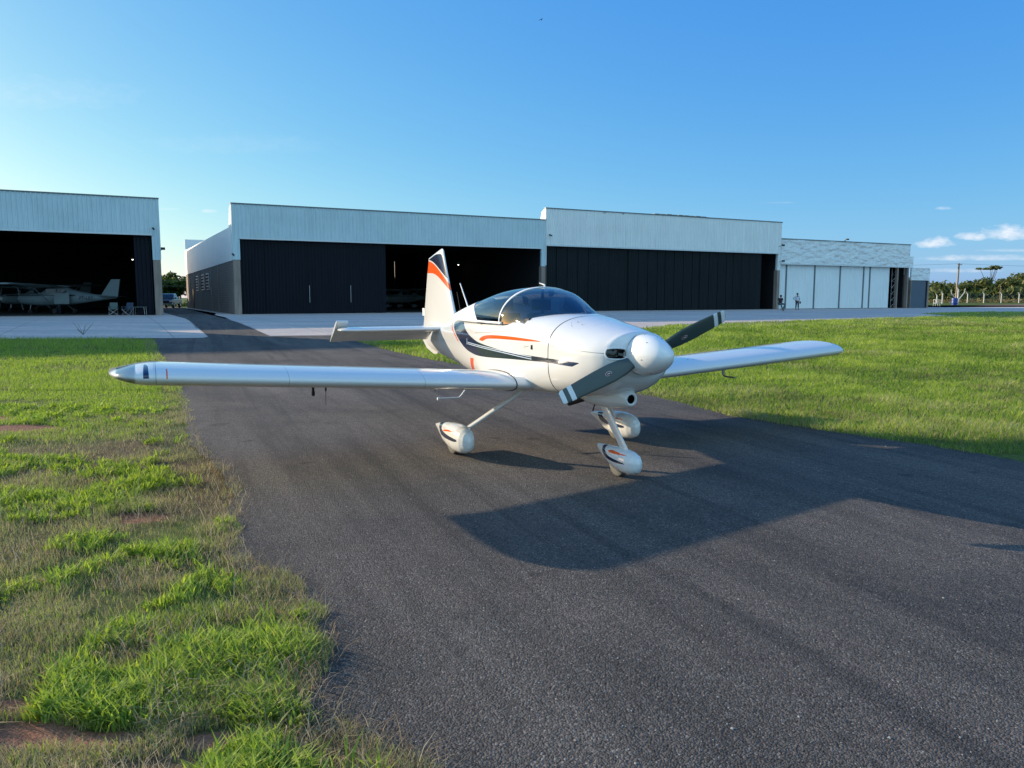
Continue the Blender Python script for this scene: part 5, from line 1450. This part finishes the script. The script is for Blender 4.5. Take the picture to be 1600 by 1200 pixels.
def tree(name, label, cat, group, x, y, h, wd, seed, mat, ncard, size, umbrella=False, zb=.35):
    r = random.Random(seed); e = tag(empty(name, (x, y, zb)), label, cat, group)
    blobs = []
    if umbrella:
        for k in range(7): blobs.append((r.uniform(-wd, wd), r.uniform(-wd, wd) * .6, h * r.uniform(.90, .98), wd * .34, .28))
    else:
        for k in range(13):
            a = r.uniform(0, 6.28); q = r.uniform(0, wd * .72); z = h * r.uniform(.32, .84); blobs.append((math.cos(a) * q, math.sin(a) * q, z, wd * r.uniform(.26, .42) * (1.15 - .35 * z / h), .75))
    v, f, s = cards(crown_pts(blobs, ncard, seed), size, seed)
    mesh_obj('crown', v, f, mat, e, attrs={'shade': s})
    b = MB(); b.tube((0, 0, -.3), (r.uniform(-.2, .2), 0, h * .5), h * .028, h * .018, 7)
    for (bx, by, bz, br, _) in blobs[:6]: b.tube((0, 0, h * r.uniform(.25, .5)), (bx * .9, by * .9, bz), h * .012, h * .004, 5)
    b.build('trunk', M['bark'], e); return e
tl = ['low rounded tree right beside the annex', 'bushy tree left of the utility pole', 'dense tree behind the utility pole', 'pale-topped tree between the pole and the third post', 'broad tree below the umbrella tree', 'dark tree right of the umbrella tree', 'tall bushy tree near the right edge', 'tallest bushy tree at the right edge', 'leafy tree beyond the right edge', 'leafy tree farther beyond the right edge']
tp = [(1464, 228, 5.5, 4.2), (1477, 235, 6.4, 4.2), (1497, 232, 5.6, 4.5), (1513, 236, 6.9, 5.0), (1533, 230, 7.3, 5.4), (1551, 238, 7.6, 5.2), (1571, 226, 7.7, 5.6), (1594, 232, 8.9, 6.0), (1618, 230, 8.2, 6.5), (1650, 235, 8.5, 6.5)]
for i, ((px, D, h, w_), l) in enumerate(zip(tp, tl)):
    x, y, z = at_px(px, D); tree('broadleaf_tree', l + ' in the far treeline', 'tree', 'trees along the far field edge', x, y, h, w_, 40 + i, M['leaf'], 1500, .34)
x, y, z = at_px(1540, 250); tree('umbrella_tree', 'flat-topped umbrella tree rising above the far treeline', 'tree', None, x, y, 11.6, 2.9, 77, M['leaf'], 500, .28, True)
# the scrub that fills in behind and below them
r = np.random.default_rng(5); n = 26000
xx = r.uniform(105, 330, n); dd = r.uniform(215, 330, n) ; hh = 3.2 + 4.4 * vn1(xx, dd, .09) * vn2(xx, dd, .31) * 1.6
zz = .3 + hh * r.random(n) ** .7
v, f, s = cards(np.stack([xx, dd, zz], -1), .55, 6)
tag(mesh_obj('distant_scrub', v, f, M['leaf'], attrs={'shade': s}), 'dense scrub and low woodland filling the far field edge', 'scrub', kind='stuff')
n = 14000; xx = r.uniform(95, 250, n); dd = r.uniform(196, 215, n); zz = .3 + 1.7 * r.random(n) * vn3(xx, dd, .2)
M['drygrass'] = _leaf('tall_dry_grass', (.10, .09, .035), (.20, .15, .07))
v, f, s = cards(np.stack([xx, dd, zz], -1), .22, 7)
tag(mesh_obj('tall_dry_grass', v, f, M['drygrass'], attrs={'shade': s}), 'tall dry grass growing behind the concrete fence posts', 'grass', kind='stuff')
# bushes and trees closing the lane between the left hangars
for i, (px, D, h, w_, l) in enumerate([(262, 122, 4.6, 2.6, 'leafy tree directly behind the pickup'), (274, 128, 5.9, 3.0, 'taller pointed tree behind the pickup'), (286, 124, 5.0, 2.6, 'dark green tree against the grey block wall')]):
    x, y, z = at_px(px, D); tree('leafy_tree', l + ' at the lane end', 'tree', 'trees closing the lane between the left hangars', x, y, h, w_, 90 + i, M['leaf2'], 2200, .17)
x, y, z = at_px(250, 126); tree('leafy_tree', 'leafy tree hidden mostly by the leftmost hangar at the lane end', 'tree', 'trees closing the lane between the left hangars', x, y, 5.2, 3, 99, M['leaf2'], 1500, .17)
r = np.random.default_rng(15); n = 5000; xx = r.uniform(-66, -44, n); dd = r.uniform(112, 120, n); zz = .35 + 1.3 * r.random(n) * vn3(xx, dd, .4)
v, f, s = cards(np.stack([xx, dd, zz], -1), .12, 9)
tag(mesh_obj('lane_undergrowth', v, f, M['leaf2'], attrs={'shade': s}), 'low green undergrowth at the end of the lane', 'undergrowth', kind='stuff')

# ------------------------------------------------------------------ grass
def _blade(name):
    m = Mat(name); c = m.attr('tone'); d = m.attr('dry'); g = m.attr('tip')
    green = m.ramp(c, [(0.0, (.085, .150, .026)), (.5, (.215, .310, .055)), (1.0, (.43, .48, .11))])
    dry = m.ramp(c, [(0.0, (.16, .105, .065)), (.5, (.34, .26, .16)), (1.0, (.58, .50, .36))])
    cc = m.mix(d, green, dry)
    m.set(Base_Color=cc, Roughness=.65, Specular_IOR_Level=.12)
    t = m.node('ShaderNodeBsdfTranslucent'); m.l.new(m.mix(d, m.mix(1.0, cc, (1.2, 1.35, .5), 'MULTIPLY'), cc), t.inputs[0])
    x = m.node('ShaderNodeMixShader'); x.inputs[0].default_value = .42; m.l.new(m.p.outputs[0], x.inputs[1]); m.l.new(t.outputs[0], x.inputs[2]); m.l.new(x.outputs[0], m.out.inputs[0]); return m.m
M['blade'] = _blade('grass_blade')
def blades(name, x, y, L, wd, lean, az, tone, dry, label, cat='grass'):
    """tapered two-segment blades"""
    n = len(x); z = zg(x, y) - .012
    dx, dy = np.cos(az), np.sin(az); px_, py_ = -dy, dx
    def P3(t, half):
        out = lean * t ** 1.7; up = np.sqrt(np.clip(1 - (lean * t) ** 2 * .6, .05, 1)) * t
        return np.stack([x + dx * out * L + px_ * half, y + dy * out * L + py_ * half, z + up * L], -1)
    w = wd / 2
    v = np.stack([P3(0 * x, -w), P3(0 * x, w), P3(0 * x + .55, w * .8), P3(0 * x + .55, -w * .8), P3(0 * x + 1, 0 * w)], 1).reshape(-1, 3)
    b = np.arange(n) * 5
    tri = np.stack([np.stack([b, b + 1, b + 2], -1), np.stack([b, b + 2, b + 3], -1), np.stack([b + 3, b + 2, b + 4], -1)], 1).reshape(-1, 3)
    o = mesh_obj(name, v, tri, M['blade'], attrs={'tone': np.repeat(tone, 5), 'dry': np.repeat(dry, 5)})
    return tag(o, label, cat, kind='stuff')
def inside(x, y, poly): return sdist(x, y, poly)

gr = np.random.default_rng(21)
lawnL = left_edge + [gp(200, 529.5), gp(-300, 531), (-24, 20), (-7, 1.2), (-1.6, 1.2)]
def cand(n, D0, D1, x0, x1, pw=2.2):
    """more candidates near the viewer"""
    u = gr.random(n); D = (D0 ** (2 - pw) + u * (D1 ** (2 - pw) - D0 ** (2 - pw))) ** (1 / (2 - pw)) if pw != 2 else D0 * (D1 / D0) ** u
    X_ = D * (x0 + (x1 - x0) * gr.random(n)); return X_, D
# left verge
x, y = cand(620000, 2.4, 30, -.80, -.10, 2.35)
d = sdist(x, y, lawnL)
cl = .55 * vn1(x, y, 1.6) + .45 * vn2(x, y, 4.5)                       # clumps
lu = lush_f(x, y); ba = bare_f(x, y)
edge = np.clip(d / .25, 0, 1)
keep = (d > -.05 - .10 * vn3(x, y, 6)) & (gr.random(len(x)) < np.clip((cl - .30) * 2.8 + (lu - .5) * 1.1, .12, 1) * np.where(y < 8, .85, 1)) & (ba < .35 + .5 * gr.random(len(x))) & (y < 29)
x, y, cl, lu, d = x[keep], y[keep], cl[keep], lu[keep], d[keep]
n = len(x); dryp = np.clip(1.25 - lu * .80 - cl * .75 + .30 * (d < .25) + .55 * np.clip((vn4(x, y, .55) - .5) * 4, 0, 1) * (y < 12), .04, .95)
dry = (gr.random(n) < dryp).astype(float) * (.6 + .4 * gr.random(n))
scl = np.clip(y / 7.0, 1, 3.0)
near = np.clip((9.5 - y) / 3.5, 0, 1)
BN_ = gp(300, 1128)[1]
def brown_f(x, y, d): return np.clip((vn4(x, y, .8) * .6 + vn3(x, y, 2.3) * .4 - .46) * 7 + np.clip((BN_ + .12 * vn2(x, y, 5) - y) * 12, 0, 1.5) + .6 * (d < .16) - .9 * np.clip(1 - ((y - 3.75) / .75) ** 2, 0, 1) * (x > -2.1), 0, 1)
brown = brown_f(x, y, d)
dry = np.where(gr.random(n) < np.clip(np.where(near > .3, .22 + .52 * brown, dryp), 0, .95), .65 + .35 * gr.random(n), dry * .5)
tall = np.clip((cl - .56) * 5, 0, 1) * (y < 8) * (1 - brown)
L = (.022 + .040 * gr.random(n) + .045 * tall * gr.random(n)) * np.clip(1 + (y > 14) * 1.0, 1, 2)
L = np.where(y > 24, L * 1.7, L)
wd = (.0026 + .0026 * gr.random(n) + .002 * tall) * scl * (1 - .35 * (dry > 0))
az = gr.random(n) * 6.283
blades('verge_grass', x, y, L, wd, .35 + .6 * gr.random(n), az, np.clip(.25 + .35 * cl + .4 * gr.random(n), 0, 1), dry, 'rough patchy green and dry grass left of the taxiway')
# broad-leaved tufts near the camera
NT_ = 15000
tX = 2.4 * (12 / 2.4) ** gr.random(NT_); tY = tX; tXx = tX * gr.uniform(-.75, -.14, NT_)
td = sdist(tXx, tY, lawnL)
tcl = .5 * vn1(tXx, tY, 1.5) + .5 * vn2(tXx, tY, 4.0); tbr = brown_f(tXx, tY, td)
k_ = (td > -.02) & (tcl + .35 * gr.random(NT_) - .55 * tbr > .56) & (bare_f(tXx, tY) < .3)
xs_, ys_, Ls, ws, azs, ln, tn = [], [], [], [], [], [], []
for X_, D, c_ in zip(tXx[k_], tY[k_], tcl[k_]):
    a0 = gr.random() * 6.28; s = gr.uniform(.55, 1.1) * (.75 + .8 * max(0, c_ - .45)); 
    for j in range(int(gr.uniform(8, 16))):
        xs_.append(X_ + gr.normal() * .022); ys_.append(D + gr.normal() * .022); Ls.append(s * gr.uniform(.05, .15)); ws.append(gr.uniform(.0065, .0115) * max(1, D / 6)); azs.append(a0 + gr.normal() * 1.2); ln.append(gr.uniform(.45, 1.0)); tn.append(gr.uniform(.3, 1))
blades('broad_leaved_tufts', np.array(xs_), np.array(ys_), np.array(Ls), np.array(ws), np.array(ln), np.array(azs), np.array(tn), np.zeros(len(xs_)) + .0, 'broad-bladed bright green tufts along the near taxiway edge')
# dry stalks and litter near the camera
n = 42000; x, y = cand(n, 2.4, 10, -.75, -.08, 2.2); d = sdist(x, y, lawnL); k = (d > -.14) & ((vn3(x, y, 2.2) > .48) | (d < .2)); x, y = x[k], y[k]; n = len(x)
blades('dry_stalks', x, y, .03 + .16 * gr.random(n) ** 4, .0018 + .0022 * gr.random(n), .6 + .55 * gr.random(n), gr.random(n) * 6.28, gr.random(n), np.ones(n), 'dry brown stalks and straw among the verge grass')
# right field
fieldR = right_edge + [(30, 9), gp(2300, 487), gp(1700, 487.5), gp(1520, 488), gp(1440, 490.6), gp(1493, 493.5), gp(1427, 496.5), gp(1311, 500), gp(1154, 505), gp(1050, 508.5), gp(1022, 513), gp(960, 517), gp(800, 524), gp(640, 529)]
x, y = cand(520000, 8.3, 72, -.22, .78, 1.75)
d = sdist(x, y, fieldR); k = (d > -.04 - .08 * vn3(x, y, 4)); x, y, d = x[k], y[k], d[k]
cl = .6 * vn1(x, y, .8) + .4 * vn2(x, y, 2.6); k = gr.random(len(x)) < .15 + 1.2 * cl; x, y, d, cl = x[k], y[k], d[k], cl[k]
n = len(x); scl = np.clip(y / 8.0, 1, 6)
L = (.035 + .05 * gr.random(n)) * (1 + .5 * np.clip((cl - .5) * 3, 0, 1)) * np.clip(scl * .55, 1, 2.0)
wd = (.0045 + .004 * gr.random(n)) * scl
straw = np.clip((vn3(x, y, .30) * .6 + vn2(x, y, 1.1) * .4 - .50) * 5, 0, 1)
dry = (gr.random(n) < .10 + .40 * straw + .25 * (d < .35)).astype(float) * (.35 + .5 * gr.random(n))
blades('field_grass', x, y, L, wd, .3 + .6 * gr.random(n), gr.random(n) * 6.28, np.clip(-.15 + 1.0 * cl + .35 * gr.random(n), 0, 1), dry, 'mown green grass field right of the taxiway')

# a spindly weed growing out of the apron joint
wx, wy = gp(130, 523)
b = MB()
rr = random.Random(3)
for k in range(9):
    a = rr.uniform(0, 6.28); h = rr.uniform(.2, .55); q = (wx + math.cos(a) * h * .9, wy + math.sin(a) * .2, float(zg(wx, wy)) + h)
    b.tube((wx, wy, float(zg(wx, wy))), q, .008, .004, 5)
M['weed'] = simple('weed_stem', (.05, .06, .03), .8)
tag(b.build('weed', M['weed'], None), 'spindly weed growing from the apron in front of the lettered plane', 'weed')

# pebbles on the asphalt
n = 900; x, y = cand(n, 2.5, 14, -.35, .75, 2.1); pd = sdist(x, y, asph); k = pd > .02; x, y = x[k], y[k]
vs = []; fs = []
for i, (a, c) in enumerate(zip(x, y)):
    s = gr.uniform(.002, .005) * (1 if i % 30 else 2.0); m = len(vs)
    for (dx, dy, dz) in ((1, 0, 0), (0, 1, 0), (-1, 0, 0), (0, -1, 0), (0, 0, .8)): vs.append((a + dx * s * gr.uniform(.7, 1.4), c + dy * s * gr.uniform(.7, 1.4), .001 + dz * s + float(zg(a, c))))
    fs += [(m, m + 1, m + 4), (m + 1, m + 2, m + 4), (m + 2, m + 3, m + 4), (m + 3, m, m + 4)]
M['peb'] = simple('pale_pebble', (.35, .34, .32), .8, var=.5, scale=40)
tag(mesh_obj('loose_pebbles', vs, fs, M['peb']), 'tiny pale pebbles scattered over the asphalt', 'pebbles', kind='stuff')
